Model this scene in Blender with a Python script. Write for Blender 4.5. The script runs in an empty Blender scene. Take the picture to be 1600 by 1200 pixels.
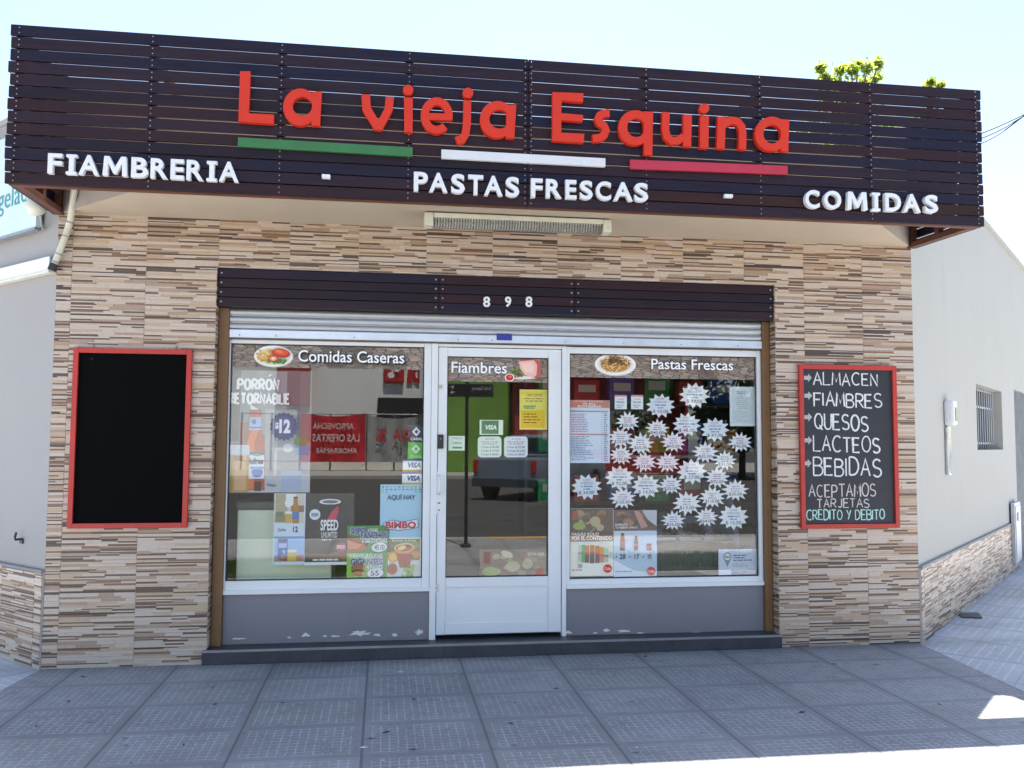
import bpy, bmesh, math, random
from mathutils import Vector, Matrix
random.seed(7)
scene = bpy.context.scene
COL = scene.collection

# ------------------------------------------------------------------ camera
F = 1380.745
CAM = Vector((2.2165, -6.3424, 1.5128))
RX = Vector((0.989558, -0.144041, 0.005238))
UP = Vector((-0.014672, -0.06451, 0.997809))
FW = Vector((0.143387, 0.987467, 0.06595))
cam_d = bpy.data.cameras.new('camera')
cam_d.sensor_width = 36.0
cam_d.lens = F / 1600 * 36
cam_d.clip_end = 2000
cam_o = bpy.data.objects.new('camera', cam_d)
M = Matrix.Identity(4)
for i in range(3):
    M[i][0] = RX[i]; M[i][1] = UP[i]; M[i][2] = -FW[i]; M[i][3] = CAM[i]
cam_o.matrix_world = M
COL.objects.link(cam_o)
scene.camera = cam_o

# ------------------------------------------------------------------ sky, sun, exposure
SUN_TO = Vector((0.07, 0.358, 1.0)).normalized()          # direction towards the sun
ELEV = math.asin(SUN_TO.z)
AZ = math.atan2(SUN_TO.x, SUN_TO.y)
world = bpy.data.worlds.new('World')
scene.world = world
world.use_nodes = True
wn = world.node_tree
wn.nodes.clear()
sky = wn.nodes.new('ShaderNodeTexSky')
sky.sky_type = 'NISHITA'
sky.sun_disc = False
sky.sun_elevation = ELEV
sky.sun_rotation = AZ
sky.dust_density = 1.0
sky.air_density = 1.0
bg = wn.nodes.new('ShaderNodeBackground')
bg.inputs['Strength'].default_value = 0.092
wo = wn.nodes.new('ShaderNodeOutputWorld')
wn.links.new(sky.outputs[0], bg.inputs[0])
wn.links.new(bg.outputs[0], wo.inputs[0])
sun_d = bpy.data.lights.new('sun', 'SUN')
sun_d.energy = 5.0
sun_d.angle = math.radians(0.5)
sun_d.color = (1.0, 0.93, 0.82)
sun_o = bpy.data.objects.new('sun', sun_d)
sun_o.rotation_euler = SUN_TO.to_track_quat('Z', 'Y').to_euler()
sun_o.location = (0, 0, 30)
COL.objects.link(sun_o)
scene.view_settings.view_transform = 'Standard'
scene.view_settings.look = 'None'
scene.view_settings.gamma = 1
scene.view_settings.exposure = 1.87
try:
    scene.cycles.use_denoising = True
    scene.cycles.max_bounces = 10
    scene.cycles.transparent_max_bounces = 16
    scene.cycles.caustics_reflective = False
    scene.cycles.caustics_refractive = False
    scene.cycles.sample_clamp_indirect = 8
except Exception:
    pass

# ------------------------------------------------------------------ helpers: points
def ray(px, py):
    return FW + RX * ((px - 800) / F) - UP * ((py - 600) / F)
def P(px, py, Y):                     # where a sight line meets the plane y = Y
    d = ray(px, py); t = (Y - CAM.y) / d.y
    return CAM + d * t
def PZ(px, py, Z):
    d = ray(px, py); t = (Z - CAM.z) / d.z
    return CAM + d * t

# ------------------------------------------------------------------ helpers: materials
def lin(c):
    c = c / 255.0
    return c / 12.92 if c <= 0.04045 else ((c + 0.055) / 1.055) ** 2.4
MATS = {}
class NT:
    def __init__(s, name):
        s.m = bpy.data.materials.new(name); s.m.use_nodes = True
        s.t = s.m.node_tree; s.b = s.t.nodes['Principled BSDF']
        s.out = s.t.nodes['Material Output']
    def n(s, typ, **kw):
        nd = s.t.nodes.new(typ)
        for k, v in kw.items():
            setattr(nd, k, v)
        return nd
    def put(s, sock, v):
        if isinstance(v, (int, float)):
            sock.default_value = v
        elif isinstance(v, tuple):
            sock.default_value = v if len(v) == len(sock.default_value) else (*v, 1.0)
        else:
            s.t.links.new(v, sock)
    def math(s, op, a, b=0.0, c=None):
        nd = s.n('ShaderNodeMath', operation=op)
        s.put(nd.inputs[0], a); s.put(nd.inputs[1], b)
        if c is not None: s.put(nd.inputs[2], c)
        return nd.outputs[0]
    def co(s):
        return s.n('ShaderNodeTexCoord').outputs['Object']
    def geo(s):
        return s.n('ShaderNodeNewGeometry').outputs['Position']
    def scale(s, v, sc, loc=(0, 0, 0), rot=(0, 0, 0)):
        nd = s.n('ShaderNodeMapping')
        s.put(nd.inputs['Vector'], v); nd.inputs['Scale'].default_value = sc
        nd.inputs['Location'].default_value = loc; nd.inputs['Rotation'].default_value = rot
        return nd.outputs[0]
    def noise(s, v, sc, det=4.0, rough=0.6):
        nd = s.n('ShaderNodeTexNoise'); s.put(nd.inputs['Vector'], v)
        nd.inputs['Scale'].default_value = sc; nd.inputs['Detail'].default_value = det
        nd.inputs['Roughness'].default_value = rough
        return nd.outputs['Fac']
    def ramp(s, f, stops, interp='LINEAR'):
        nd = s.n('ShaderNodeValToRGB'); s.put(nd.inputs[0], f)
        r = nd.color_ramp; r.interpolation = interp
        while len(r.elements) < len(stops): r.elements.new(0.5)
        for e, (p, c) in zip(r.elements, stops):
            e.position = p; e.color = (*c, 1.0) if len(c) == 3 else c
        return nd.outputs[0]
    def mix(s, f, a, b, mode='MIX'):
        nd = s.n('ShaderNodeMix', data_type='RGBA', blend_type=mode)
        s.put(nd.inputs[0], f); s.put(nd.inputs[6], a); s.put(nd.inputs[7], b)
        return nd.outputs[2]
    def sep(s, v):
        nd = s.n('ShaderNodeSeparateXYZ'); s.put(nd.inputs[0], v); return nd.outputs
    def comb(s, x, y, z=0.0):
        nd = s.n('ShaderNodeCombineXYZ'); s.put(nd.inputs[0], x); s.put(nd.inputs[1], y); s.put(nd.inputs[2], z)
        return nd.outputs[0]
    def bump(s, h, strength=0.3, dist=0.01):
        nd = s.n('ShaderNodeBump'); nd.inputs['Strength'].default_value = strength
        nd.inputs['Distance'].default_value = dist; s.put(nd.inputs['Height'], h)
        s.t.links.new(nd.outputs[0], s.b.inputs['Normal'])
    def set(s, **kw):
        for k, v in kw.items(): s.put(s.b.inputs[k.replace('_', ' ')], v)
        return s.m

def surf(name, col, rough=0.6, metal=0.0, var=0.15, nscale=6.0, bump=0.0, bscale=60.0, coat=0.0, stretch=(1, 1, 1), spec=0.5):
    """a plain real-world surface: base colour with blotchy wear, a little bump"""
    if name in MATS: return MATS[name]
    t = NT(name)
    v = t.scale(t.geo(), stretch)
    f = t.noise(v, nscale, 6.0, 0.65)
    lo = tuple(c * (1 - var) for c in col); hi = tuple(min(1, c * (1 + var)) for c in col)
    t.set(Base_Color=t.ramp(f, [(0.3, lo), (0.7, hi)]), Metallic=metal, Coat_Weight=coat)
    t.b.inputs['Specular IOR Level'].default_value = spec
    rn = t.math('MULTIPLY_ADD', f, 0.25, rough - 0.125)
    t.set(Roughness=rn)
    if bump:
        t.bump(t.noise(v, bscale, 3.0), bump, 0.005)
    MATS[name] = t.m
    return t.m

def ink(hexs, k=1.22, rough=0.45):     # printed colour on paper or vinyl
    key = 'print_' + hexs
    if key in MATS: return MATS[key]
    r, g, b = (int(hexs[i:i + 2], 16) for i in (0, 2, 4))
    t = NT(key)
    t.set(Base_Color=tuple(min(.93, lin(q) * k) for q in (r, g, b)), Roughness=rough)
    MATS[key] = t.m
    return t.m

# ------------------------------------------------------------------ helpers: meshes
class MB:
    def __init__(s): s.v = []; s.f = []; s.mi = []; s.mats = []; s.smooth = set()
    def m(s, mat):
        if mat not in s.mats: s.mats.append(mat)
        return s.mats.index(mat)
    def face(s, pts, mat):
        b = len(s.v); s.v += [tuple(p) for p in pts]
        s.f.append(tuple(range(b, b + len(pts)))); s.mi.append(s.m(mat))
    def mesh(s, vs, fs, mat, smooth=False):
        b = len(s.v); s.v += [tuple(p) for p in vs]; k = s.m(mat)
        for f in fs:
            if smooth: s.smooth.add(len(s.f))
            s.f.append(tuple(b + i for i in f)); s.mi.append(k)
    def box(s, x0, x1, y0, y1, z0, z1, mat, fn=None, bev=0.0):
        if bev:
            bm = bmesh.new(); bmesh.ops.create_cube(bm, size=1)
            for v in bm.verts:
                v.co = Vector((x0 + (v.co.x + .5) * (x1 - x0), y0 + (v.co.y + .5) * (y1 - y0), z0 + (v.co.z + .5) * (z1 - z0)))
            bmesh.ops.bevel(bm, geom=bm.edges[:], offset=bev, segments=2, affect='EDGES', profile=0.6)
            bm.verts.index_update()
            vs = [v.co.copy() for v in bm.verts]; fs = [[v.index for v in f.verts] for f in bm.faces]
            bm.free()
        else:
            vs = [(x, y, z) for z in (z0, z1) for y in (y0, y1) for x in (x0, x1)]
            fs = [(0, 2, 3, 1), (4, 5, 7, 6), (0, 1, 5, 4), (2, 6, 7, 3), (0, 4, 6, 2), (1, 3, 7, 5)]
        if fn: vs = [fn(*v) for v in vs]
        s.mesh(vs, fs, mat)
    def prism(s, pts, y0, y1, mat, holes=None):
        """polygon in the x-z plane, extruded from y0 (front) to y1"""
        n = len(pts)
        vs = [(p[0], y0, p[1]) for p in pts] + [(p[0], y1, p[1]) for p in pts]
        fs = [tuple(range(n)), tuple(range(2 * n - 1, n - 1, -1))] + [(i, i + n, (i + 1) % n + n, (i + 1) % n) for i in range(n)]
        s.mesh(vs, fs, mat)
    def slab(s, pts, z0, z1, mat):
        n = len(pts)
        vs = [(p[0], p[1], z0) for p in pts] + [(p[0], p[1], z1) for p in pts]
        fs = [tuple(range(n - 1, -1, -1)), tuple(range(n, 2 * n))] + [(i, (i + 1) % n, (i + 1) % n + n, i + n) for i in range(n)]
        s.mesh(vs, fs, mat)
    def ring(s, outer, inner, y0, y1, mat):
        n = len(outer)
        vs = [(p[0], y0, p[1]) for p in outer] + [(p[0], y0, p[1]) for p in inner] + [(p[0], y1, p[1]) for p in outer] + [(p[0], y1, p[1]) for p in inner]
        fs = []
        for i in range(n):
            j = (i + 1) % n
            fs += [(i, j, n + j, n + i), (2 * n + i, 3 * n + i, 3 * n + j, 2 * n + j), (i, 2 * n + i, 2 * n + j, j), (n + i, n + j, 3 * n + j, 3 * n + i)]
        s.mesh(vs, fs, mat)
    def tube(s, pts, r, mat, n=10, r1=None):
        pts = [Vector(p) for p in pts]; vs = []; fs = []
        for k, p in enumerate(pts):
            d = (pts[min(k + 1, len(pts) - 1)] - pts[max(k - 1, 0)]).normalized()
            a = d.orthogonal().normalized() if k == 0 else (a - d * a.dot(d)).normalized()
            b = d.cross(a); rr = r if r1 is None else r + (r1 - r) * k / max(1, len(pts) - 1)
            vs += [p + (a * math.cos(2 * math.pi * i / n) + b * math.sin(2 * math.pi * i / n)) * rr for i in range(n)]
        for k in range(len(pts) - 1):
            for i in range(n):
                fs.append((k * n + i, k * n + (i + 1) % n, (k + 1) * n + (i + 1) % n, (k + 1) * n + i))
        s.mesh(vs, fs, mat, True)
        s.mesh(vs[:n], [tuple(range(n - 1, -1, -1))], mat); s.mesh(vs[-n:], [tuple(range(n))], mat)
    def ell(s, c, rx, ry, rz, mat, nu=14, nv=8):
        vs = []; fs = []
        for j in range(nv + 1):
            th = math.pi * j / nv
            for i in range(nu):
                ph = 2 * math.pi * i / nu
                vs.append((c[0] + rx * math.sin(th) * math.cos(ph), c[1] + ry * math.sin(th) * math.sin(ph), c[2] + rz * math.cos(th)))
        for j in range(nv):
            for i in range(nu):
                fs.append((j * nu + i, (j + 1) * nu + i, (j + 1) * nu + (i + 1) % nu, j * nu + (i + 1) % nu))
        s.mesh(vs, fs, mat, True)
    def ribbon(s, pts, w, y0, y1, mat):
        """a flat stroke of width w along a polyline in x-z, thick from y0 to y1 (y1 None: a flat print)"""
        L = []; R = []
        n = len(pts)
        for k in range(n):
            a = Vector(pts[max(0, k - 1)]); b = Vector(pts[min(n - 1, k + 1)]); p = Vector(pts[k])
            d = b - a
            if d.length < 1e-9: d = Vector((1, 0))
            d.normalize(); nrm = Vector((-d.y, d.x))
            if 0 < k < n - 1:
                e = (p - a)
                if e.length > 1e-9:
                    e.normalize(); c = abs(Vector((-e.y, e.x)).dot(nrm)); nrm /= max(c, 0.6)
            L.append(p + nrm * w / 2); R.append(p - nrm * w / 2)
        if y1 is None:
            vs = [(q.x, y0, q.y) for q in L] + [(q.x, y0, q.y) for q in R]
            s.mesh(vs, [(i, i + n, i + 1 + n, i + 1) for i in range(n - 1)], mat)
        else:
            vs = [(q.x, y0, q.y) for q in L] + [(q.x, y0, q.y) for q in R] + [(q.x, y1, q.y) for q in L] + [(q.x, y1, q.y) for q in R]
            fs = []
            for i in range(n - 1):
                fs += [(i, n + i, n + i + 1, i + 1), (2 * n + i, 2 * n + i + 1, 3 * n + i + 1, 3 * n + i),
                       (i, i + 1, 2 * n + i + 1, 2 * n + i), (n + i, 3 * n + i, 3 * n + i + 1, n + i + 1)]
            fs += [(0, 2 * n, 3 * n, n), (n - 1, 2 * n - 1, 4 * n - 1, 3 * n - 1)]
            s.mesh(vs, fs, mat)
    def build(s, name, parent=None, center=False, bevel=0.0, fix=True):
        me = bpy.data.meshes.new(name)
        c = Vector((0, 0, 0))
        if center:
            lo = [min(v[i] for v in s.v) for i in range(3)]; hi = [max(v[i] for v in s.v) for i in range(3)]
            c = Vector(((lo[0] + hi[0]) / 2, (lo[1] + hi[1]) / 2, lo[2]))
        me.from_pydata([tuple(Vector(v) - c) for v in s.v], [], s.f)
        for m in s.mats: me.materials.append(m)
        me.polygons.foreach_set('material_index', s.mi)
        if s.smooth:
            sm = [i in s.smooth for i in range(len(s.f))]
            me.polygons.foreach_set('use_smooth', sm)
        me.update()
        if fix:
            bm = bmesh.new(); bm.from_mesh(me)
            bmesh.ops.recalc_face_normals(bm, faces=bm.faces[:]); bm.to_mesh(me); bm.free()
        o = bpy.data.objects.new(name, me); COL.objects.link(o)
        o.location = c
        if parent is not None:
            o.parent = parent
            o.matrix_parent_inverse = parent.matrix_basis.inverted()
        if bevel:
            b = o.modifiers.new('bevel', 'BEVEL'); b.width = bevel; b.segments = 2; b.limit_method = 'ANGLE'
        return o

def tag(o, label=None, cat=None, group=None, kind=None):
    if label: o['label'] = label
    if cat: o['category'] = cat
    if group: o['group'] = group
    if kind: o['kind'] = kind
    return o
def thing(name, label, cat, loc=(0, 0, 0), group=None, rz=0.0):
    o = bpy.data.objects.new(name, None); o.empty_display_size = 0.1
    COL.objects.link(o); o.location = loc; o.rotation_euler = (0, 0, rz)
    return tag(o, label, cat, group)
def structure(o): return tag(o, kind='structure')

# glyph outlines of the built-in typeface, filled
GLY = {}
def glyphs(body, bold=0.0, space=1.0):
    k = (body, bold, space)
    if k in GLY: return GLY[k]
    c = bpy.data.curves.new('lettering', 'FONT'); c.body = body; c.offset = bold; c.space_character = space
    c.resolution_u = 3
    o = bpy.data.objects.new('lettering', c); COL.objects.link(o)
    dg = bpy.context.evaluated_depsgraph_get()
    me = o.evaluated_get(dg).to_mesh()
    vs = [(v.co.x, v.co.y) for v in me.vertices]; fs = [tuple(p.vertices) for p in me.polygons]
    o.evaluated_get(dg).to_mesh_clear()
    bpy.data.objects.remove(o); bpy.data.curves.remove(c)
    GLY[k] = (vs, fs)
    return GLY[k]
def boxfit(vs, x0, x1, z0, z1):
    a = min(v[0] for v in vs); b = max(v[0] for v in vs); c = min(v[1] for v in vs); d = max(v[1] for v in vs)
    return [(x0 + (v[0] - a) / max(b - a, 1e-6) * (x1 - x0), z0 + (v[1] - c) / max(d - c, 1e-6) * (z1 - z0)) for v in vs]

# a hand-lettered alphabet of single strokes
def arc(cx, cy, rx, ry, a0, a1, n=10):
    return [(cx + rx * math.cos(math.radians(a0 + (a1 - a0) * i / n)), cy + ry * math.sin(math.radians(a0 + (a1 - a0) * i / n))) for i in range(n + 1)]
HAND = {
    'A': [[(0, 0), (.5, 1), (1, 0)], [(.18, .38), (.82, .38)]],
    'B': [[(0, 0), (0, 1)], [(0, 1)] + arc(.45, .77, .4, .23, 90, -90, 8) + [(0, .54)], [(0, .54)] + arc(.5, .27, .45, .27, 90, -90, 8) + [(0, 0)]],
    'C': [arc(.55, .5, .55, .5, 50, 310, 14)],
    'D': [[(0, 0), (0, 1)], [(0, 1)] + arc(.3, .5, .65, .5, 90, -90, 12) + [(0, 0)]],
    'E': [[(.8, 1), (0, 1), (0, 0), (.85, 0)], [(0, .52), (.7, .52)]],
    'F': [[(.85, 1), (0, 1), (0, 0)], [(0, .52), (.7, .52)]],
    'I': [[(0, 0), (0, 1)]],
    'J': [[(.7, 1), (.7, .25)] + arc(.4, .25, .3, .25, 0, -150, 8)],
    'L': [[(0, 1), (0, 0), (.8, 0)]],
    'M': [[(0, 0), (.12, 1), (.5, .25), (.9, 1), (1.02, 0)]],
    'N': [[(0, 0), (0, 1), (.85, 0), (.85, 1)]],
    'O': [arc(.5, .5, .5, .5, 90, 450, 18)],
    'P': [[(0, 0), (0, 1)], [(0, 1)] + arc(.45, .73, .42, .27, 90, -90, 8) + [(0, .46)]],
    'Q': [arc(.5, .5, .5, .5, 90, 450, 18), [(.6, .25), (1.0, -.08)]],
    'R': [[(0, 0), (0, 1)], [(0, 1)] + arc(.45, .74, .4, .26, 90, -90, 8) + [(0, .48)], [(.35, .48), (.9, 0)]],
    'S': [arc(.5, .75, .42, .25, 30, 270, 10) + arc(.5, .25, .45, .25, 90, -150, 10)],
    'T': [[(0, 1), (.95, 1)], [(.48, 1), (.48, 0)]],
    'U': [[(0, 1), (0, .3)] + arc(.42, .3, .42, .3, 180, 360, 10) + [(.84, 1)]],
    'Y': [[(0, 1), (.42, .5)], [(.85, 1), (.3, 0)]],
    ' ': []}
HW = {'I': .1, 'J': .8, 'M': 1.02, 'L': .8, 'E': .85, 'F': .85, ' ': .45, 'T': .95, 'B': .95, 'P': .87, 'U': .84, 'Y': .85, 'N': .85, 'R': .9, 'S': .95}

# flat printed things, drawn with pixel measures of the photograph on a plane y = Y
class Flat:
    def __init__(s, Y): s.Y = Y; s.k = 0; s.mb = MB()
    def y(s): s.k += 1; return s.Y - 0.00025 * s.k
    def pt(s, px, py): p = P(px, py, s.Y); return (p.x, p.z)
    def rect(s, x0, y0, x1, y1, c):
        a = s.pt(x0, y0); b = s.pt(x1, y1); y = s.y()
        s.mb.face([(a[0], y, a[1]), (a[0], y, b[1]), (b[0], y, b[1]), (b[0], y, a[1])], ink(c) if isinstance(c, str) else c)
    def base(s, x0, y0, x1, y1, c):
        a = s.pt(x0, y0); b = s.pt(x1, y1)
        s.mb.box(a[0], b[0], s.Y, s.Y + 0.0012, b[1], a[1], ink(c) if isinstance(c, str) else c)
    def poly(s, pts, c):
        q = [s.pt(*p) for p in pts]; y = s.y()
        s.mb.face([(a, y, b) for a, b in q], ink(c) if isinstance(c, str) else c)
    def ell(s, cx, cy, rx, ry, c, n=24, rot=0.0):
        o = s.pt(cx, cy); k = (s.pt(cx + 1, cy)[0] - o[0]); y = s.y()
        pts = []
        for i in range(n):
            a = 2 * math.pi * i / n; u = rx * math.cos(a); v = ry * math.sin(a)
            pts.append((o[0] + k * (u * math.cos(rot) - v * math.sin(rot)), y, o[1] + k * (u * math.sin(rot) + v * math.cos(rot))))
        s.mb.face(pts, ink(c) if isinstance(c, str) else c)
    def text(s, body, x0, y0, x1, y1, c, bold=0.0, out=None, ow=0.03, skew=0.0):
        a = s.pt(x0, y0); b = s.pt(x1, y1)
        if out:
            s._t(body, a, b, out, bold + ow, skew, grow=ow * 0.8)
        s._t(body, a, b, c, bold, skew)
    def _t(s, body, a, b, c, bold, skew, grow=0.0):
        vs, fs = glyphs(body, bold)
        h = a[1] - b[1]; g = grow * h
        q = boxfit(vs, a[0] - g, b[0] + g, b[1] - g, a[1] + g); y = s.y()
        s.mb.mesh([(u + skew * (v - b[1]), y, v) for u, v in q], fs, ink(c) if isinstance(c, str) else c)
    def block(s, body, x0, y0, x1, y1, c, wd, gap=.42):
        """heavy condensed capitals built from broad strokes"""
        a = s.pt(x0, y0); b = s.pt(x1, y1); x = 0; items = []
        for ch in body:
            items += [[(x + p[0], p[1]) for p in st_] for st_ in HAND[ch]]; x += HW.get(ch, 1.0) + gap
        tw = x - gap; m = ink(c); k = abs(a[0] - s.pt(x0 + 1, y0)[0]) * wd
        for it in items:
            s.mb.ribbon([(a[0] + k / 2 + p[0] / tw * (b[0] - a[0] - k), b[1] + k / 2 + p[1] * (a[1] - b[1] - k)) for p in it], k, s.y(), None, m)
    def lines(s, x0, y0, x1, y1, n, c, thick=0.45, fill=0.9, seed=1, mid=False):
        """small writing too fine to read: broken dashes in rows"""
        r = random.Random(seed); a = s.pt(x0, y0); b = s.pt(x1, y1); m = ink(c); y = s.y()
        rh = (a[1] - b[1]) / n
        for i in range(n):
            z1 = a[1] - rh * (i + .25); z0 = z1 - rh * thick
            w = b[0] - a[0]; ln = w * r.uniform(fill * .6, fill)
            x = a[0] + ((w - ln) / 2 if mid else 0); xe = x + ln
            while x < xe:
                d = rh * r.uniform(.5, 2.6)
                s.mb.face([(x, y, z1), (x, y, z0), (min(xe, x + d), y, z0), (min(xe, x + d), y, z1)], m)
                x += d + rh * .35
    def build(s, name, label, cat, group=None):
        o = s.mb.build(name, center=True, fix=False)
        return tag(o, label, cat, group)

# ------------------------------------------------------------------ materials
def wood_mats():
    out = []
    for i, c in enumerate([(.023, .012, .021), (.012, .010, .026), (.025, .010, .015), (.013, .008, .016), (.032, .012, .010)]):  # navy and purple tints put the sky's reflection on dark varnish into the colour
        t = NT('sky_tinted_stained_board_%s' % 'abcde'[i])
        v = t.scale(t.geo(), (1.2, 14, 26))
        f = t.noise(v, 2.2, 7.0, 0.65)
        f2 = t.noise(t.scale(t.geo(), (.7, 3, 3)), 1.6, 3.0)
        c1 = t.ramp(f, [(.25, tuple(x * .6 for x in c)), (.75, tuple(x * 1.45 for x in c))])
        c2 = t.mix(t.math('MULTIPLY', t.math('SUBTRACT', f2, .4), .6), c1, (.055, .018, .012))
        t.set(Base_Color=c2, Roughness=t.math('MULTIPLY_ADD', f, .3, .32))
        t.b.inputs['Specular IOR Level'].default_value = .24
        t.bump(f, .25, .004)
        out.append(t.m)
    return out
WOOD = wood_mats()
REDWOOD = surf('red_brown_frame_timber', (.13, .045, .025), .55, var=.35, nscale=3, stretch=(2, 2, 9), bump=.2)
BROWN = surf('brown_rail_paint', (.20, .105, .04), .5, var=.12)
def strip_mat(name, c, sp=.25):
    t = NT(name)
    g = t.geo()
    f = t.noise(t.scale(g, (3.0, 3.0, 60)), 3.0, 5.0, .7)
    f2 = t.noise(g, 38, 3.0, .6)
    a = t.mix(t.math('MULTIPLY', f, 1.0), tuple(x * (1 - sp) for x in c), tuple(min(1, x * (1 + sp)) for x in c))
    a = t.mix(t.math('MULTIPLY', t.math('GREATER_THAN', f2, .62), .35), a, tuple(x * .62 for x in c))
    t.set(Base_Color=a, Roughness=.42)
    t.bump(f, .15, .002)
    return t.m
STRIP = [strip_mat('pale_stone_strip', (.56, .46, .375)), strip_mat('cream_stone_strip', (.50, .37, .255)), strip_mat('taupe_stone_strip', (.125, .080, .058), .35),
         strip_mat('brown_stone_strip', (.24, .140, .085), .35), strip_mat('rosy_stone_strip', (.40, .28, .205)), strip_mat('painted_shadow_strip', (.085, .062, .052))]  # the last, darkest one paints the thin shadow lines between courses
GROUT = surf('pale_grout', (.50, .45, .39), .8)
TAN = surf('tan_plaster', (.50, .42, .32), .75, var=.06, nscale=2.5, bump=.15)
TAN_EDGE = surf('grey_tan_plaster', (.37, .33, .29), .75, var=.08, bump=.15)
def wallpaint(name, c):
    t = NT(name)
    g = t.geo()
    f = t.noise(g, .9, 4.0, .55); f2 = t.noise(t.scale(g, (6, 6, .7)), 2.0, 4.0)
    a = t.mix(f, tuple(x * .93 for x in c), tuple(x * 1.05 for x in c))
    x, y, z = t.sep(g)
    st_ = t.noise(t.scale(g, (2.6, 2.6, .35)), 1.6, 5.0, .6)
    a = t.mix(t.math('MULTIPLY', t.math('MULTIPLY', t.math('GREATER_THAN', st_, .56), t.math('SUBTRACT', st_, .56)), .8), a, tuple(x_ * .55 for x_ in c))
    gr = t.math('MULTIPLY', t.math('MAXIMUM', t.math('SUBTRACT', 1.0, t.math('MULTIPLY', z, 2.6)), 0.0), t.noise(g, 5.0, 5.0, .7))
    a = t.mix(t.math('MULTIPLY', gr, .55), a, (c[0] * .5, c[1] * .47, c[2] * .42))
    sp_ = t.noise(g, 75, 2.0, .5)
    a = t.mix(t.math('MULTIPLY', t.math('GREATER_THAN', sp_, .72), .3), a, tuple(x_ * .5 for x_ in c))
    t.set(Base_Color=a, Roughness=.75)
    t.bump(t.math('ADD', t.noise(g, 140, 3.0), t.noise(g, 6, 3.0)), .18, .004)
    return t.m
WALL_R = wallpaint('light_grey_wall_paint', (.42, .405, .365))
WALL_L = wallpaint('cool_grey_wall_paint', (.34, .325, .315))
GREYPANEL = wallpaint('grey_base_paint', (.235, .232, .25))
ALU = surf('white_aluminium', (.78, .80, .80), .32, var=.03, nscale=3, coat=.2)
ALU_EDGE = surf('dark_gasket', (.03, .03, .032), .6)
STEEL = surf('galvanised_steel', (.50, .51, .52), .42, metal=.6, var=.12, nscale=9, stretch=(1, 1, 12))
STEELBAR = surf('shutter_bottom_bar_metal', (.66, .72, .80), .35, metal=.35, var=.12, nscale=5)
DARKSTONE = surf('dark_slate_step', (.050, .052, .062), .38, var=.25, nscale=5)
STEPEDGE = surf('step_edge_strip', (.30, .30, .31), .35, metal=.4, var=.1)
REDPAINT = surf('red_frame_paint', (.48, .035, .025), .45, var=.1, nscale=8, bump=.1)
def slate():
    t = NT('black_chalkboard')
    g = t.geo(); f = t.noise(t.scale(g, (1.5, 1, 4)), 2.5, 5.0, .6)
    t.set(Base_Color=t.mix(f, (.010, .011, .015), (.030, .032, .042)), Roughness=.55)
    return t.m
SLATE = slate()
def slate_dark():
    t = NT('deep_black_chalkboard')
    g = t.geo(); f = t.noise(g, 9, 5.0, .6)
    t.set(Base_Color=t.mix(t.math('GREATER_THAN', f, .71), (.0015, .0015, .0016), (.03, .03, .032)), Roughness=.85)
    t.b.inputs['Specular IOR Level'].default_value = .1
    return t.m
SLATE_D = slate_dark()
def chalk(name, c):
    t = NT(name); f = t.noise(t.geo(), 120, 3.0, .7)
    t.set(Base_Color=t.mix(t.math('GREATER_THAN', f, .60), c, tuple(x * .45 for x in c)), Roughness=.9)
    return t.m
CHALK_W = chalk('white_chalk', (.72, .72, .72)); CHALK_P = chalk('pinkish_chalk', (.62, .55, .52)); CHALK_G = chalk('mint_chalk', (.45, .68, .62)); CHALK_A = chalk('grey_chalk', (.45, .45, .45))
RED = surf('red_letter_acrylic', (.70, .040, .016), .5, var=.05, nscale=5, spec=.3)
WHITE = surf('white_letter_acrylic', (.80, .80, .80), .4, var=.05, nscale=14)
GREENST = surf('green_stripe_acrylic', (.04, .17, .05), .45, var=.15, nscale=4)
WHITEST = surf('white_stripe_acrylic', (.72, .72, .72), .45, var=.05)
REDST = surf('crimson_stripe_acrylic', (.50, .028, .06), .45, var=.08)
SCREW = surf('zinc_screw_head', (.40, .40, .41), .45, metal=.5)
CREAM = surf('cream_plastic', (.66, .65, .54), .5, var=.1, nscale=10)
BLACKP = surf('black_plastic', (.02, .02, .022), .45)
DARKMETAL = surf('dark_barred_metal', (.055, .06, .07), .45, metal=.3, var=.2)
GREYMETAL = surf('grey_metal', (.30, .31, .33), .45, metal=.5, var=.15)
GREYMETAL2 = surf('pale_bar_paint', (.42, .44, .47), .45, metal=.1, var=.1)
def glass_mat():
    t = NT('shop_window_glass')
    t.t.nodes.remove(t.b)
    lw = t.n('ShaderNodeLayerWeight'); lw.inputs['Blend'].default_value = .5
    f5 = t.math('POWER', lw.outputs['Facing'], 5.0)
    fac = t.math('MULTIPLY_ADD', f5, .92, .07)
    tr = t.n('ShaderNodeBsdfTransparent'); tr.inputs[0].default_value = (.985, .995, .99, 1)
    gl = t.n('ShaderNodeBsdfGlossy'); gl.inputs['Roughness'].default_value = .0
    mx = t.n('ShaderNodeMixShader')
    t.t.links.new(fac, mx.inputs[0]); t.t.links.new(tr.outputs[0], mx.inputs[1]); t.t.links.new(gl.outputs[0], mx.inputs[2])
    t.t.links.new(mx.outputs[0], t.out.inputs[0])
    return t.m
GLASS = glass_mat()

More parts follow.
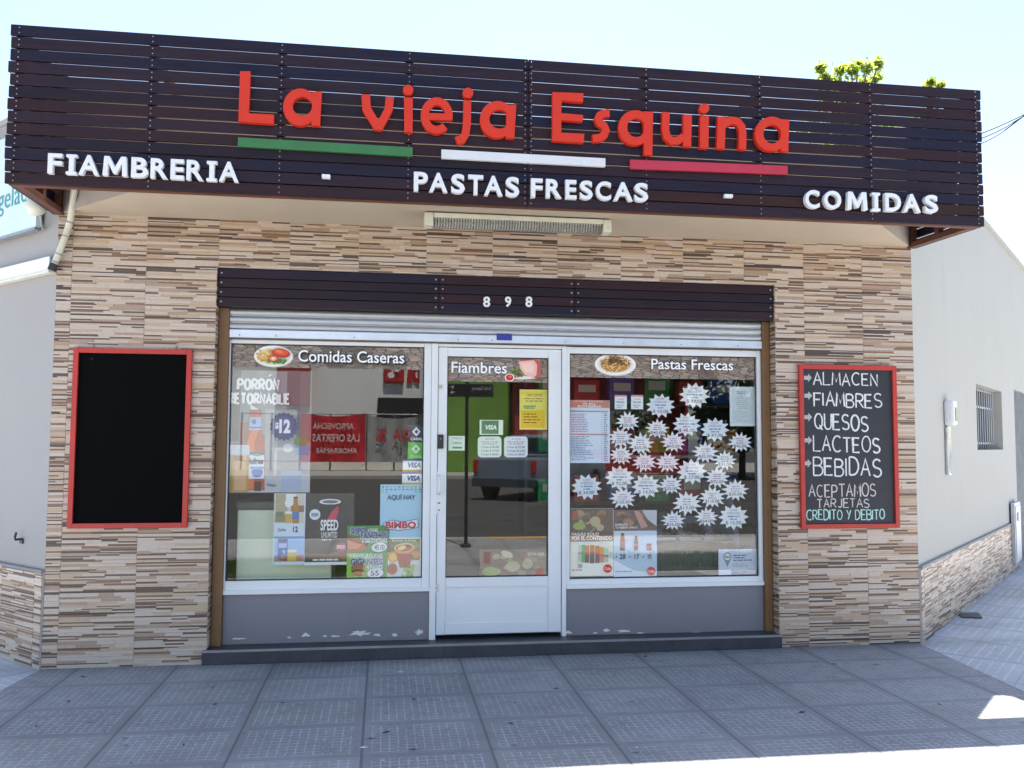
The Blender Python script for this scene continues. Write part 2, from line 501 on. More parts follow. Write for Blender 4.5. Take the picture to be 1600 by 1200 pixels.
def pavement_mat(name, base, ang, tw, th, ox, oy, cell_w, cell_h, joint=.012, barw=.16, k=1.0, grid=True):
    """pressed cement tiles: joints, a grid of grooves on every tile, stains"""
    t = NT(name)
    g = t.scale(t.geo(), (1, 1, 1), (0, 0, 0), (0, 0, ang))
    x, y, z = t.sep(g)
    wob = t.noise(t.geo(), 2.2, 2.0)
    u = t.math('DIVIDE', t.math('SUBTRACT', x, ox), tw); v = t.math('DIVIDE', t.math('SUBTRACT', y, oy), th)
    fu = t.math('FRACT', u); fv = t.math('FRACT', v)
    du = t.math('MULTIPLY', t.math('MINIMUM', fu, t.math('SUBTRACT', 1.0, fu)), tw)
    dv = t.math('MULTIPLY', t.math('MINIMUM', fv, t.math('SUBTRACT', 1.0, fv)), th)
    ju = t.math('LESS_THAN', du, joint * .6); jv = t.math('LESS_THAN', dv, joint * .28)
    jn = t.math('MAXIMUM', ju, t.math('MULTIPLY', jv, .75))
    wn_ = t.n('ShaderNodeTexWhiteNoise'); wn_.noise_dimensions = '2D'
    t.put(wn_.inputs[0], t.comb(t.math('FLOOR', u), t.math('FLOOR', v)))
    rv = wn_.outputs['Value']; rc = t.sep(wn_.outputs['Color'])
    # grooves
    cu = t.math('FRACT', t.math('DIVIDE', t.math('MULTIPLY', fu, tw), cell_w)); cv = t.math('FRACT', t.math('DIVIDE', t.math('MULTIPLY', fv, th), cell_h))
    lu = t.math('LESS_THAN', cu, barw); lv = t.math('LESS_THAN', cv, barw)
    gr = t.math('MAXIMUM', lu, lv) if grid else lv
    inner = t.math('MULTIPLY', t.math('GREATER_THAN', du, .045), t.math('GREATER_THAN', dv, .04))
    gr = t.math('MULTIPLY', gr, inner)
    n1 = t.noise(t.geo(), 9.0, 5.0, .7); n2 = t.noise(t.geo(), 45.0, 3.0, .7); n3 = t.noise(t.geo(), 1.3, 4.0, .6)
    grv = t.math('MULTIPLY', gr, t.math('MULTIPLY', t.math('GREATER_THAN', t.math('ADD', n2, t.math('MULTIPLY', n1, .7)), .80), .75))
    tone = t.math('MULTIPLY_ADD', rv, .20, .88)
    tone = t.math('MULTIPLY', tone, t.math('MULTIPLY_ADD', n3, .7, .65))
    tone = t.math('MULTIPLY', tone, t.math('MULTIPLY_ADD', n1, .35, .82))
    col = t.mix(1.0, tuple(b * k for b in base), t.comb(tone, tone, tone), 'MULTIPLY')
    col = t.mix(t.math('MULTIPLY', t.math('GREATER_THAN', rc[1], .80), .14), col, (.27, .25, .17))
    col = t.mix(grv, col, tuple(min(1, b * k * (1.75 if grid else 1.3)) for b in base))
    col = t.mix(t.math('MULTIPLY', t.math('GREATER_THAN', t.noise(t.geo(), 27, 2.0), .73), .6), col, tuple(b * .35 for b in base))
    vg = t.n('ShaderNodeTexVoronoi'); vg.inputs['Scale'].default_value = 3.1; t.put(vg.inputs['Vector'], t.geo())
    gum = t.math('MULTIPLY', t.math('LESS_THAN', vg.outputs['Distance'], .055), t.math('GREATER_THAN', t.sep(vg.outputs['Color'])[0], .55))
    col = t.mix(t.math('MULTIPLY', gum, .6), col, tuple(b * .4 for b in base))
    yy = t.sep(t.geo())[1]
    dirt = t.math('MULTIPLY', t.math('MAXIMUM', t.math('SUBTRACT', 1.0, t.math('MULTIPLY', t.math('ABSOLUTE', yy), 5.0)), 0.0), t.noise(t.geo(), 11, 5.0, .7))
    big = t.noise(t.scale(t.geo(), (1, 1.6, 1)), .9, 5.0, .65)
    col = t.mix(t.math('MULTIPLY', t.math('MAXIMUM', t.math('SUBTRACT', big, .5), 0.0), 1.8), col, tuple(b * .55 for b in base))
    col = t.mix(t.math('MULTIPLY', dirt, .8), col, (base[0] * .4, base[1] * .38, base[2] * .34))
    col = t.mix(t.math('MULTIPLY', jn, .62), col, tuple(b * .30 for b in base))
    t.set(Base_Color=col, Roughness=.62)
    h = t.math('SUBTRACT', t.math('MULTIPLY_ADD', n2, .3, t.math('MULTIPLY', gr, -.5)), t.math('MULTIPLY', jn, 2.0))
    t.bump(h, .5, .006)
    return t.m
PAVE = pavement_mat('grey_pressed_cement_paving', (.275, .272, .275), 0, .632, .49, .24, -.445, .0437, .0437)
PAVE_R = pavement_mat('pale_ribbed_cement_paving', (.50, .505, .515), -math.pi / 4, .6, .4, 0, 0, .05, .066, barw=.22, grid=False)
PAVE_L = pavement_mat('pale_ribbed_cement_paving_side', (.50, .505, .515), math.pi / 4, .6, .4, 0, 0, .05, .066, barw=.22, grid=False)
ASPHALT = surf('worn_asphalt', (.060, .058, .055), .85, var=.3, nscale=1.2, bump=.4, bscale=50)
CONC = surf('kerb_concrete', (.36, .35, .33), .8, var=.2, nscale=5, bump=.2)
YELLOWK = surf('yellow_kerb_paint', (.62, .33, .05), .7, var=.25, nscale=6)
def stone_print():
    t = NT('printed_stone_pattern')
    g = t.geo()
    x, y, z = t.sep(g)
    w = t.noise(g, 7.0, 3.0)
    v = t.comb(t.math('MULTIPLY', x, 13.0), t.math('MULTIPLY_ADD', w, 1.6, t.math('MULTIPLY', z, 62.0)), 0.0)
    vo = t.n('ShaderNodeTexVoronoi'); vo.voronoi_dimensions = '2D'; vo.inputs['Scale'].default_value = 1.0; t.put(vo.inputs['Vector'], v)
    ve = t.n('ShaderNodeTexVoronoi'); ve.voronoi_dimensions = '2D'; ve.feature = 'DISTANCE_TO_EDGE'; ve.inputs['Scale'].default_value = 1.0; t.put(ve.inputs['Vector'], v)
    r = t.sep(vo.outputs['Color'])
    c = t.ramp(r[0], [(0.0, (.22, .15, .11)), (.3, (.50, .37, .27)), (.55, (.34, .28, .24)), (.75, (.62, .46, .34)), (1.0, (.50, .43, .37))])
    c = t.mix(t.math('MULTIPLY', t.noise(t.scale(g, (1, 1, 3)), 45, 4.0, .7), .8), c, (.12, .095, .08))
    e = t.math('LESS_THAN', ve.outputs['Distance'], .075)
    c = t.mix(t.math('MULTIPLY', e, .8), c, (.045, .036, .032))
    big = t.noise(t.scale(g, (1, 1, .4)), 2.4, 2.0)
    c = t.mix(t.math('MULTIPLY', t.math('GREATER_THAN', big, .56), .5), c, (.06, .05, .045))
    t.set(Base_Color=c, Roughness=.4)
    return t.m
STONE = stone_print()

# ------------------------------------------------------------------ ground
g = MB(); g.slab([(-160, -160), (160, -160), (160, 160), (-160, 160)], -.4, -.15, ASPHALT)
structure(g.build('street'))
KY = -7.3
def bR(y): return 6.28 + .105 * y
def bL(y): return .095 * y
g = MB(); g.slab([(bL(.3) + .002, .3), (bL(KY) + .002, KY), (bR(KY) - .002, KY), (bR(.3) - .002, .3)], -.149, 0, PAVE)
structure(g.build('front_pavement'))
g = MB(); g.slab([(bR(.3) + .001, .3), (bR(KY) + .001, KY), (21, KY), (40, 33.7 - 5), (40, 33.75)], -.149, 0, PAVE_R)
structure(g.build('side_pavement'))
g = MB(); g.slab([(bL(.3) - .001, .3), (-33, 33.3), (-34, 28), (-14, KY), (bL(KY) - .001, KY)], -.149, 0, PAVE_L)
structure(g.build('side_pavement'))
g = MB()
g.box(-14, 3.9, KY - .16, KY - .001, -.149, .012, CONC, bev=.02); g.box(6.4, 21, KY - .16, KY - .001, -.149, .012, CONC, bev=.02)
g.box(3.902, 6.398, KY - .16, KY - .001, -.149, .012, YELLOWK, bev=.02)
structure(g.build('kerb'))
# leaf litter and grit on the paving
lit = MB(); DEAD = surf('dry_leaf', (.10, .08, .06), .8, var=.4); PALE = surf('paper_scrap', (.6, .6, .58), .8)
for i in range(44):
    x = random.uniform(.2, 6.2); y = random.uniform(-2.1, -.15); s_ = random.uniform(.006, .02); a = random.uniform(0, 3.1)
    c, sn = math.cos(a), math.sin(a)
    pts = [(x + c * s_ * 1.6, y + sn * s_ * 1.6, .003), (x - sn * s_ * .5, y + c * s_ * .5, .008), (x - c * s_ * 1.6, y - sn * s_ * 1.6, .004), (x + sn * s_ * .5, y - c * s_ * .5, .003)]
    lit.face(pts, PALE if i % 8 == 0 else DEAD)
tag(lit.build('litter', fix=False), kind='stuff')

# ------------------------------------------------------------------ the shop building
WX = 6.3; TOP = 3.06
shop = thing('shop_building', 'corner shop front clad in striped stone tiles between grey side walls', 'shop', (3.15, 0, 0))
def strips(mb, s0, s1, z0, z1, fn, holes, seed, tile=.482, off=.098):
    """thin stone strips laid tile by tile over a wall; fn(s, depth, z) places them; holes are (s0, s1, z0, z1)"""
    r = random.Random(seed)
    edges = [s0]
    k = math.floor((s0 - off) / tile) + 1
    while off + k * tile < s1 - .01:
        if off + k * tile > s0 + .01: edges.append(off + k * tile)
        k += 1
    edges.append(s1)
    def put(a, b, c, d, m):
        parts = [(a, b, c, d)]
        for h in holes:
            nxt = []
            for (a_, b_, c_, d_) in parts:
                if b_ <= h[0] or a_ >= h[1] or d_ <= h[2] or c_ >= h[3]: nxt.append((a_, b_, c_, d_)); continue
                if c_ < h[2]: nxt.append((a_, b_, c_, h[2]))
                if d_ > h[3]: nxt.append((a_, b_, h[3], d_))
                c2 = max(c_, h[2]); d2 = min(d_, h[3])
                if a_ < h[0]: nxt.append((a_, h[0], c2, d2))
                if b_ > h[1]: nxt.append((h[1], b_, c2, d2))
            parts = nxt
        for (a_, b_, c_, d_) in parts:
            if b_ - a_ < .004 or d_ - c_ < .003: continue
            dep = r.uniform(.0005, .006)
            vs = [fn(a_, -dep, c_), fn(b_, -dep, c_), fn(b_, -dep, d_), fn(a_, -dep, d_), fn(a_, 0, c_), fn(b_, 0, c_), fn(b_, 0, d_), fn(a_, 0, d_)]
            mb.mesh(vs, [(0, 1, 2, 3), (3, 2, 6, 7), (0, 4, 5, 1), (0, 3, 7, 4), (1, 5, 6, 2)], m)
    for e0, e1 in zip(edges, edges[1:]):
        z = z0
        while z < z1 - .004:
            q = r.random()
            if q < .20: h = r.uniform(.005, .008)
            else: h = r.uniform(.013, .025)
            h = min(h, z1 - z)
            if h < .012:
                x = e0 + .001
                if r.random() < .45:
                    xm = e0 + (e1 - e0) * r.uniform(.3, .75)
                    put(x, xm, z + .0008, z + h, STRIP[5]); put(xm, e1 - .002, z + .0008, z + h, STRIP[r.choice((0, 0, 1))])
                else: put(x, e1 - .002, z + .0008, z + h, STRIP[5])
            else:
                x = e0 + .001
                while x < e1 - .003:
                    ln = min(r.uniform(.08, .27), e1 - .002 - x)
                    if e1 - .002 - (x + ln) < .06: ln = e1 - .002 - x
                    p = r.random()
                    m = 0 if p < .36 else 1 if p < .50 else 4 if p < .60 else 2 if p < .83 else 3
                    if m in (2, 3) and h > .0145:
                        k_ = r.uniform(.45, .62); lt = r.choice((0, 0, 1, 4))
                        if r.random() < .5: put(x, x + ln, z + .001, z + h * k_, STRIP[m]); put(x, x + ln, z + h * k_, z + h, STRIP[lt])
                        else: put(x, x + ln, z + .001, z + h * (1 - k_), STRIP[lt]); put(x, x + ln, z + h * (1 - k_), z + h, STRIP[m])
                    else: put(x, x + ln, z + .001, z + h, STRIP[m])
                    x += ln
            z += h
OX0, OX1, OZ1 = 1.05, 5.165, 2.725
w = MB()
w.box(0.004, OX0, 0, .24, 0, TOP, GROUT); w.box(OX1, WX - .004, 0, .24, 0, TOP, GROUT); w.box(OX0, OX1, 0, .24, OZ1, TOP, GROUT)
strips(w, 0, WX, 0, TOP, lambda s, d, z: (s, d, z), [(OX0, OX1, -1, OZ1)], 3)
strips(w, 0, .12, 0, OZ1, lambda s, d, z: (OX0 - d, s, z), [], 5, off=0); strips(w, 0, .12, 0, OZ1, lambda s, d, z: (OX1 + d, s, z), [], 6, off=0)
w.build('tiled_wall', shop, fix=False)
w = MB(); w.prism([(0.0, TOP + .301), (WX, TOP + .301), (WX, 3.82), (0.0, 4.0)], .002, .2, TAN)
w.build('parapet_wall', shop)
w = MB()
sl = [(-.0, -.0), (.68, -.68), (5.62, -.68), (6.3, 0)]
n = 4
vs = [(p[0], p[1], TOP) for p in sl] + [(p[0], p[1], TOP + .30) for p in sl]
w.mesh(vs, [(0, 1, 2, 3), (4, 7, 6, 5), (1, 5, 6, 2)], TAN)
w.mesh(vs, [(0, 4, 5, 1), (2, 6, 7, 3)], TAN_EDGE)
w.build('eave_slab', shop, fix=False)
# side walls: (s, depth, z) -> world
q2 = math.sqrt(.5)
def fr(s, d, z): return (WX + q2 * s - q2 * d, q2 * s + q2 * d, z)
def fl(s, d, z): return (-q2 * s - q2 * (-d), q2 * s - q2 * (-d), z)
WIN = (2.72, 4.42, 1.46, 2.14); GATE = (5.44, 6.75, .03, 2.22)
def wall_with_holes(mb, fn, s0, s1, z0, z1, holes, th, mat):
    """a wall slab with rectangular openings, butted blocks"""
    hs = sorted(holes); x = s0
    for h in hs:
        mb.box(x, h[0], 0, th, z0, z1, mat, fn)
        if h[2] > z0: mb.box(h[0], h[1], 0, th, z0, h[2], mat, fn)
        if h[3] < z1: mb.box(h[0], h[1], 0, th, h[3], z1, mat, fn)
        x = h[1]
    mb.box(x, s1, 0, th, z0, z1, mat, fn)
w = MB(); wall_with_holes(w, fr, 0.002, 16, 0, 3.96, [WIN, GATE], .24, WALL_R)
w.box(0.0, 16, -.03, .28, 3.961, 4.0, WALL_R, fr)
w.build('side_wall', shop)
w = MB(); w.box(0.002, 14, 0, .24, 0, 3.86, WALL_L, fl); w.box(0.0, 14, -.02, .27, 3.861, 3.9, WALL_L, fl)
w.build('side_wall', shop)
DADO_TOP = surf('grey_dado_cap', (.25, .25, .26), .7)
for nm, fn, s1, h, sd in (('r', fr, GATE[0] - .05, .565, 11), ('l', fl, 7.0, .63, 12)):
    w = MB(); w.box(0.002, s1, -.016, -.001, 0, h, GROUT, fn)
    strips(w, 0.0, s1, 0, h, lambda s, d, z, f_=fn: f_(s, d - .016, z), [], sd)
    w.box(0.0, s1, -.028, -.001, h + .001, h + .018, DADO_TOP, fn)
    w.build('tile_dado', shop, fix=False)
# window and gate in the side wall
w = MB(); a, b, c, d = WIN
w.box(a, b, .17, .175, c, d, surf('dark_window_glass', (.02, .025, .03), .15), fr)
win = w.build('side_window', shop)
w = MB()
for z in (c + .06, d - .03, d - .22): w.box(a, b, .105, .12, z, z + .022, GREYMETAL2, fr)
for i in range(12):
    s = a + .06 + i * (b - a - .12) / 11; w.tube([fr(s, .09, c + .005), fr(s, .09, d - .005)], .006, GREYMETAL2, 6)
w.build('window_grille', win)
w = MB(); a, b, c, d = GATE
w.box(a, b, .17, .19, c, d, DARKMETAL, fr); gt = w.build('side_gate', shop)
w = MB()
for z in (c, .46, .95, 1.45, 1.88, d - .05): w.box(a, b, .06, .085, z, z + .035, GREYMETAL, fr)
for i in range(15):
    s = a + .03 + i * (b - a - .06) / 14; w.tube([fr(s, .05, c), fr(s, .05, d)], .008, GREYMETAL, 6)
w.build('gate_grille', gt)
# step
w = MB(); w.box(1.025, 5.168, -.035, .30, 0.001, .096, DARKSTONE, bev=.004)
for x in (1.83, 2.66, 3.5, 4.33): w.box(x, x + .004, -.0365, .10, .004, .0975, ALU_EDGE)
stp = w.build('step', shop)
w = MB(); w.box(1.025, 5.168, -.041, -.0355, .084, .1, STEPEDGE); w.build('edge_strip', stp)
# grey base panels
w = MB(); w.box(1.129, 2.5605, .125, .25, .097, .452, GREYPANEL, bev=.004); bp1 = w.build('base_panel', shop)
w = MB(); w.box(3.5645, 5.097, .125, .25, .097, .452, GREYPANEL, bev=.004); bp2 = w.build('base_panel', shop)
FLAKE = surf('bare_plaster_patch', (.72, .72, .71), .9, var=.08)
def flakes(lst, par):
    r = random.Random(4)
    for k, (px, py, hw, hh) in enumerate(lst):
        mb = MB(); p = P(px, py, .124); kx = .82 / 213.0
        pts = []
        for i in range(26):
            t_ = 2 * math.pi * i / 26; rr = r.uniform(.45, 1.2)
            pts.append((p.x + hw * kx * math.cos(t_) * rr, .1235 - k * .00005, max(.0985, p.z + hh * kx * math.sin(t_) * rr)))
        mb.face(pts, FLAKE); mb.build('bare_patch', par, fix=False)
flakes([(478, 992, 9, 3.5), (508, 994, 4, 2), (523, 994, 9, 2), (561, 990, 20, 5), (590, 992, 8, 3), (617, 992, 6, 3), (655, 988, 8, 5), (372, 998, 14, 1.5), (452, 996, 4, 1.5)], bp1)
flakes([(888, 988, 9, 3), (948, 985, 7, 3.5), (974, 986, 13, 3), (1000, 989, 8, 1.5), (1090, 988, 14, 1.2), (1160, 988, 18, 1.2), (930, 989, 5, 1.5)], bp2)
# brown shutter rails
for x0, x1 in ((1.058, 1.128), (5.098, 5.157)):
    w = MB(); w.box(x0, x1, .085, .2, .097, 2.452, BROWN, bev=.004); w.build('shutter_rail', shop)
# header boards
hb = MB(); rr = random.Random(2)
xs = [1.056, 2.603, 3.607, 5.16]
for i in range(3):
    for j in range(4):
        z0 = 2.452 + j * .0675
        hb.box(xs[i] + .0015, xs[i + 1] - .0015, .012 + rr.uniform(0, .003), .035, z0 + .002, z0 + .0645, WOOD[rr.choice((0, 1, 3, 2))], bev=.003)
        for x in (xs[i] + .025, xs[i + 1] - .025):
            hb.box(x - .005, x + .005, .008, .014, z0 + .028, z0 + .038, SCREW)
hb.box(1.056, 5.16, .036, .08, 2.453, 2.72, ALU_EDGE)
head = hb.build('header_board', shop)
for ch, x0, x1 in (('8', 755, 766), ('9', 789, 799), ('8', 821, 832)):
    vs, fs = glyphs(ch, .03); a = P(x0, 463, 0); b = P(x1, 480, 0)
    q = boxfit(vs, a.x, b.x, b.z, a.z); d_ = MB()
    nv = len(q)
    d_.mesh([(u, .002, v) for u, v in q], fs, WHITE)
    d_.build('house_number', head, fix=False)
# roller shutter
w = MB(); prof = []
nseg = 60
for i in range(nseg + 1):
    z = 2.303 + (2.452 - 2.303) * i / nseg
    prof.append((.112 - .014 * abs(math.sin(math.pi * (z - 2.303) / .0497)) ** .7, z))
vs = [(1.13, p[0], p[1]) for p in prof] + [(5.096, p[0], p[1]) for p in prof]
w.mesh(vs, [(i, i + 1, nseg + 2 + i, nseg + 1 + i) for i in range(nseg)], STEEL, True)
rs = w.build('roller_shutter', shop, fix=False)
w = MB(); w.box(1.13, 5.096, .088, .125, 2.243, 2.302, STEELBAR, bev=.004); w.box(1.13, 5.096, .083, .122, 2.236, 2.2425, surf('rusty_lip', (.16, .12, .10), .6))
for x in (1.2, 1.45, 2.0, 2.75, 3.0, 3.55, 4.0, 4.45, 4.9): w.ell((x, .088, 2.262), .006, .004, .006, SCREW, 8, 5)
bar = w.build('bottom_bar', rs)
w = MB(); a = P(776, 522, .085); b = P(800, 532, .085); w.box(a.x, b.x, .0855, .0875, b.z, a.z, ink('2a2f8a'))
vs, fs = glyphs('CIERRE', .02); q = boxfit(vs, a.x + .01, b.x - .03, b.z + .012, a.z - .02)
w.build('maker_plate', bar)
# aluminium shop windows and door
def window(x0, x1, z0, z1, px0, px1, pz0, pz1, lbl=None):
    fr_ = MB()
    y0, y1 = .118, .175
    fr_.box(x0, px0, y0, y1, z0, z1, ALU, bev=.004); fr_.box(px1, x1, y0, y1, z0, z1, ALU, bev=.004)
    fr_.box(px0 + .0005, px1 - .0005, y0 + .002, y1, pz1, z1 - .001, ALU, bev=.004); fr_.box(px0 + .0005, px1 - .0005, y0 + .002, y1, z0 + .001, pz0, ALU, bev=.004)
    fr_.box(x0, x1, y0 - .014, y0 - .001, z0 - .012, z0 + .018, ALU, bev=.003)
    g_ = .007
    for (a_, b_, c_, d_) in ((px0, px0 + g_, pz0, pz1), (px1 - g_, px1, pz0, pz1), (px0 + g_, px1 - g_, pz0, pz0 + g_), (px0 + g_, px1 - g_, pz1 - g_, pz1)):
        fr_.box(a_, b_, .140, .149, c_, d_, ALU_EDGE)
    o = fr_.build('shop_window', shop)
    p_ = MB(); p_.box(px0, px1, .150, .155, pz0, pz1, GLASS); p_.build('window_pane', o)
    return o
window(1.128, 2.56, .455, 2.235, 1.138, 2.507, .535, 2.206)
window(3.565, 5.097, .452, 2.232, 3.592, 5.066, .508, 2.182)
w = MB()
w.box(2.561, 2.607, .108, .18, .097, 2.234, ALU, bev=.004); w.box(3.532, 3.564, .108, .18, .097, 2.234, ALU, bev=.004); w.box(2.6075, 3.5315, .112, .18, 2.212, 2.233, ALU, bev=.003)
dj = w.build('door_frame', shop)
door = MB()
dx0, dx1, gx0, gx1, dz0, dz1, gz0, gz1 = 2.611, 3.528, 2.676, 3.432, .128, 2.208, .533, 2.143
door.box(dx0, gx0, .122, .172, dz0, dz1, ALU, bev=.004); door.box(gx1, dx1, .122, .172, dz0, dz1, ALU, bev=.004)
door.box(gx0 + .0005, gx1 - .0005, .124, .17, gz1, dz1 - .001, ALU, bev=.004); door.box(gx0 + .0005, gx1 - .0005, .124, .17, .462, gz0, ALU, bev=.004)
door.box(gx0 + .0005, gx1 - .0005, .124, .17, dz0 + .001, .21, ALU, bev=.004)
for (a_, b_, c_, d_) in ((gx0, gx0 + .006, gz0, gz1), (gx1 - .006, gx1, gz0, gz1), (gx0 + .006, gx1 - .006, gz0, gz0 + .006), (gx0 + .006, gx1 - .006, gz1 - .006, gz1)):
    door.box(a_, b_, .14, .149, c_, d_, ALU_EDGE)
do = door.build('shop_door', shop)
w = MB(); w.box(gx0, gx1, .150, .155, gz0, gz1, GLASS); w.build('door_pane', do)
w = MB(); w.box(gx0 + .001, gx1 - .001, .132, .165, .2105, .4615, ALU)
for i in range(1, 4): w.box(gx0 + .002, gx1 - .002, .1305, .1325, .21 + i * .063, .2125 + i * .063, ALU)
w.build('door_panel', do)
w = MB(); a = P(682, 738, .12); b = P(692, 803, .12)
w.box(a.x, b.x, .116, .122, b.z, a.z, ALU, bev=.002)
h0 = P(686, 744, .07); h1 = P(686, 772, .07)
w.tube([(h0.x, .117, h0.z), (h0.x, .075, h0.z), (h0.x + .004, .068, h0.z - .03), (h0.x + .004, .068, h1.z + .03), (h0.x, .075, h1.z), (h0.x, .117, h1.z)], .010, ALU, 8)
lk = P(686, 786, .115); w.ell((lk.x, .115, lk.z), .011, .004, .004, BLACKP, 10, 6); lk = P(686, 797, .115); w.ell((lk.x, .115, lk.z), .005, .003, .006, BLACKP, 8, 6)
w.build('door_handle', do)
w = MB(); a = P(684, 679, .1); b = P(693, 701, .1); w.box(a.x, b.x, .1, .1215, b.z, a.z, BLACKP, bev=.004); w.ell(((a.x + b.x) / 2, .099, a.z - .03), .006, .003, .006, GREYMETAL, 8, 5)
w.build('bell_box', do)
BRASS = surf('brass_plate', (.45, .34, .22), .4, metal=.6)
for (x0, y0, x1, y1) in ((685, 600, 693, 609), (676, 913, 686, 925)):
    w = MB(); a = P(x0, y0, .12); b = P(x1, y1, .12); w.box(a.x, b.x, .1195, .1215, b.z, a.z, surf('white_latch_plate', (.68, .66, .62), .5)); c_ = (a.x + b.x) / 2; z_ = (a.z + b.z) / 2
    w.box(c_ - .012, c_ + .008, .118, .1193, z_ - .005, z_ + .006, BRASS); w.build('latch_plate', do)
# inside of the shop
INW = surf('interior_wall_paint', (.22, .20, .18), .8, var=.05); INF = surf('interior_floor_tile', (.12, .11, .10), .4); INC = surf('interior_ceiling_paint', (.4, .4, .38), .9)
w = MB(); w.box(.4, 6.0, 4.6, 4.7, .1, 2.95, INW); w.build('back_wall', shop)
w = MB(); w.box(.34, .4, .26, 4.7, .1, 2.95, INW); w.build('inner_wall', shop)
w = MB(); w.box(6.0, 6.06, .26, 4.7, .1, 2.95, INW); w.build('inner_wall', shop)
w = MB(); w.box(.34, 6.06, .26, 4.7, .03, .099, INF); w.build('shop_floor', shop)
w = MB(); w.box(.34, 6.06, .26, 4.7, 2.951, 3.05, INC); w.build('shop_ceiling', shop)
w = MB(); w.box(0.0, 6.3, .21, 9, 3.4, 3.5, CONC); w.build('flat_roof', shop)

# ------------------------------------------------------------------ canopy sign of dark boards
sign = thing('canopy_sign', 'long dark slatted timber canopy with red and white raised lettering above the shop front', 'shop sign', (3.15, -.75, 3.045))
SX0, SX1, SZ0, SZ1, SY = -.05, 6.385, 3.045, 4.035, -.75
pitch = (SZ1 - SZ0) / 13
rr = random.Random(9)
sp = MB()
posts = [P(px, 250, SY).x for px in (26, 233, 437, 638, 825, 1010, 1188, 1361, 1522)]
posts[0] = SX0 + .045; posts[-1] = SX1 - .045; mid = posts[4]
for j in range(13):
    z0 = SZ0 + j * pitch + .003; z1 = z0 + pitch - .0075
    for (a, b) in ((SX0, mid - .0015), (mid + .0015, SX1)):
        e0 = rr.uniform(-.012, .006) if a == SX0 else 0
        m = WOOD[rr.choice((0, 1, 1, 3, 3, 2, 0, 4) if j != 6 else (2, 4, 0))]
        sag = 0.0; rr.random()
        sp.box(a + e0, b + (rr.uniform(-.004, .004) if b == SX1 else 0), SY + rr.uniform(-.002, .002), SY + .02, z0 + sag, z1 + sag, m, bev=.0035)
    for x in posts[:4] + [mid - .02, mid + .02] + posts[5:]:
        for z in (z0 + .018, z1 - .018):
            sp.ell((x, SY - .003, z), .0042, .0022, .0042, SCREW, 8, 4)
sp.build('slat_panel', sign)
fm = MB()
for x in posts:
    fm.box(x - .025, x + .025, SY + .0225, SY + .07, SZ0 + .042, SZ1 - .01, REDWOOD)
fm.box(SX0 + .01, SX1 - .01, SY + .0225, SY + .075, SZ0 + .001, SZ0 + .041, REDWOOD)
for x in posts[1:-1]:
    fm.box(x - .02, x + .02, SY + .0705, -.005, SZ1 - .16, SZ1 - .11, REDWOOD)
fm.build('timber_frame', sign)
# end panels run back to the corners of the wall
def endpanel(xf, xb, sgn):
    f0 = Vector((xf, SY + .076)); b0 = Vector((xb, -.012)); d = (b0 - f0); L = d.length; d.normalize(); nn = Vector((d.y, -d.x)) * sgn
    def fn(s, t_, z): p = f0 + d * s + nn * t_; return (p.x, p.y, z)
    mb = MB(); r = random.Random(3)
    for j in range(13):
        z0 = SZ0 + j * pitch + .003; mb.box(0, L, .0, .02, z0, z0 + pitch - .012, WOOD[r.choice((0, 1, 2, 3))], fn)
    o = mb.build('end_slats', sign)
    mb = MB()
    mb.box(0, L, -.05, -.001, SZ0 + .001, SZ0 + .041, REDWOOD, fn)
    for s in (.01, L * .47, L - .05): mb.box(s, s + .045, -.045, -.001, SZ0 + .042, SZ1 - .02, REDWOOD, fn)
    mb.build('end_frame', o)
endpanel(SX1 - .025, WX + .012, 1); endpanel(SX0 + .025, -.012, -1)
# red letters, traced on the sign plane
YL0, YL1 = SY - .045, SY - .004
def A_(u, v): p = P(360 + u / 3.2, 90 + v / 3.2, YL0); return (p.x, p.z)
def B_(u, v): p = P(800 + u / 3.2, 90 + v / 3.2, YL0); return (p.x, p.z)
def circ(cx, cy, rx, ry, f, n=28): return [f(cx + rx * math.cos(2 * math.pi * i / n), cy + ry * math.sin(2 * math.pi * i / n)) for i in range(n)]
KW = P(361, 200, YL0).x - P(360, 200, YL0).x
def letter(fill):
    mb = MB(); fill(mb); mb.build('letter', sign)
def st(mb, pts, f, k=0): mb.prism([f(*p) for p in pts], YL0 + .0012 * k, YL1, RED)
def rib(mb, pts, wd, f, k=0): mb.ribbon([f(*p) for p in pts], wd / 3.2 * KW, YL0 + .0012 * k, YL1, RED)
def apair(mb, f, cx, cy, rx, ry, ix, iy, irx, iry, stem):
    mb.ring(circ(cx, cy, rx, ry, f), circ(ix, iy, irx, iry, f), YL0, YL1, RED); st(mb, stem, f, 1)
def earc(cx, cy, rx, ry, a0, a1, n=18): return [(cx + rx * math.cos(math.radians(a0 + (a1 - a0) * i / n)), cy - ry * math.sin(math.radians(a0 + (a1 - a0) * i / n))) for i in range(n + 1)]
letter(lambda m: st(m, [(48, 68), (100, 68), (92, 278), (218, 285), (215, 331), (40, 318)], A_))
letter(lambda m: apair(m, A_, 350, 247, 87, 93, 360, 242, 49, 47, [(410, 170), (457, 168), (447, 340), (405, 338)]))
letter(lambda m: st(m, [(655, 183), (698, 185), (702, 248), (740, 312), (772, 252), (776, 195), (818, 196), (812, 262), (757, 362), (722, 360), (660, 262)], A_))
letter(lambda m: (st(m, [(868, 198), (912, 200), (911, 374), (870, 371)], A_), m.prism(circ(889, 161, 26, 26, A_, 20), YL0, YL1, RED)))
letter(lambda m: (rib(m, earc(1032, 289, 61, 72, -8, 312), 42, A_), st(m, [(975, 276), (1113, 280), (1110, 312), (975, 310)], A_, 1)))
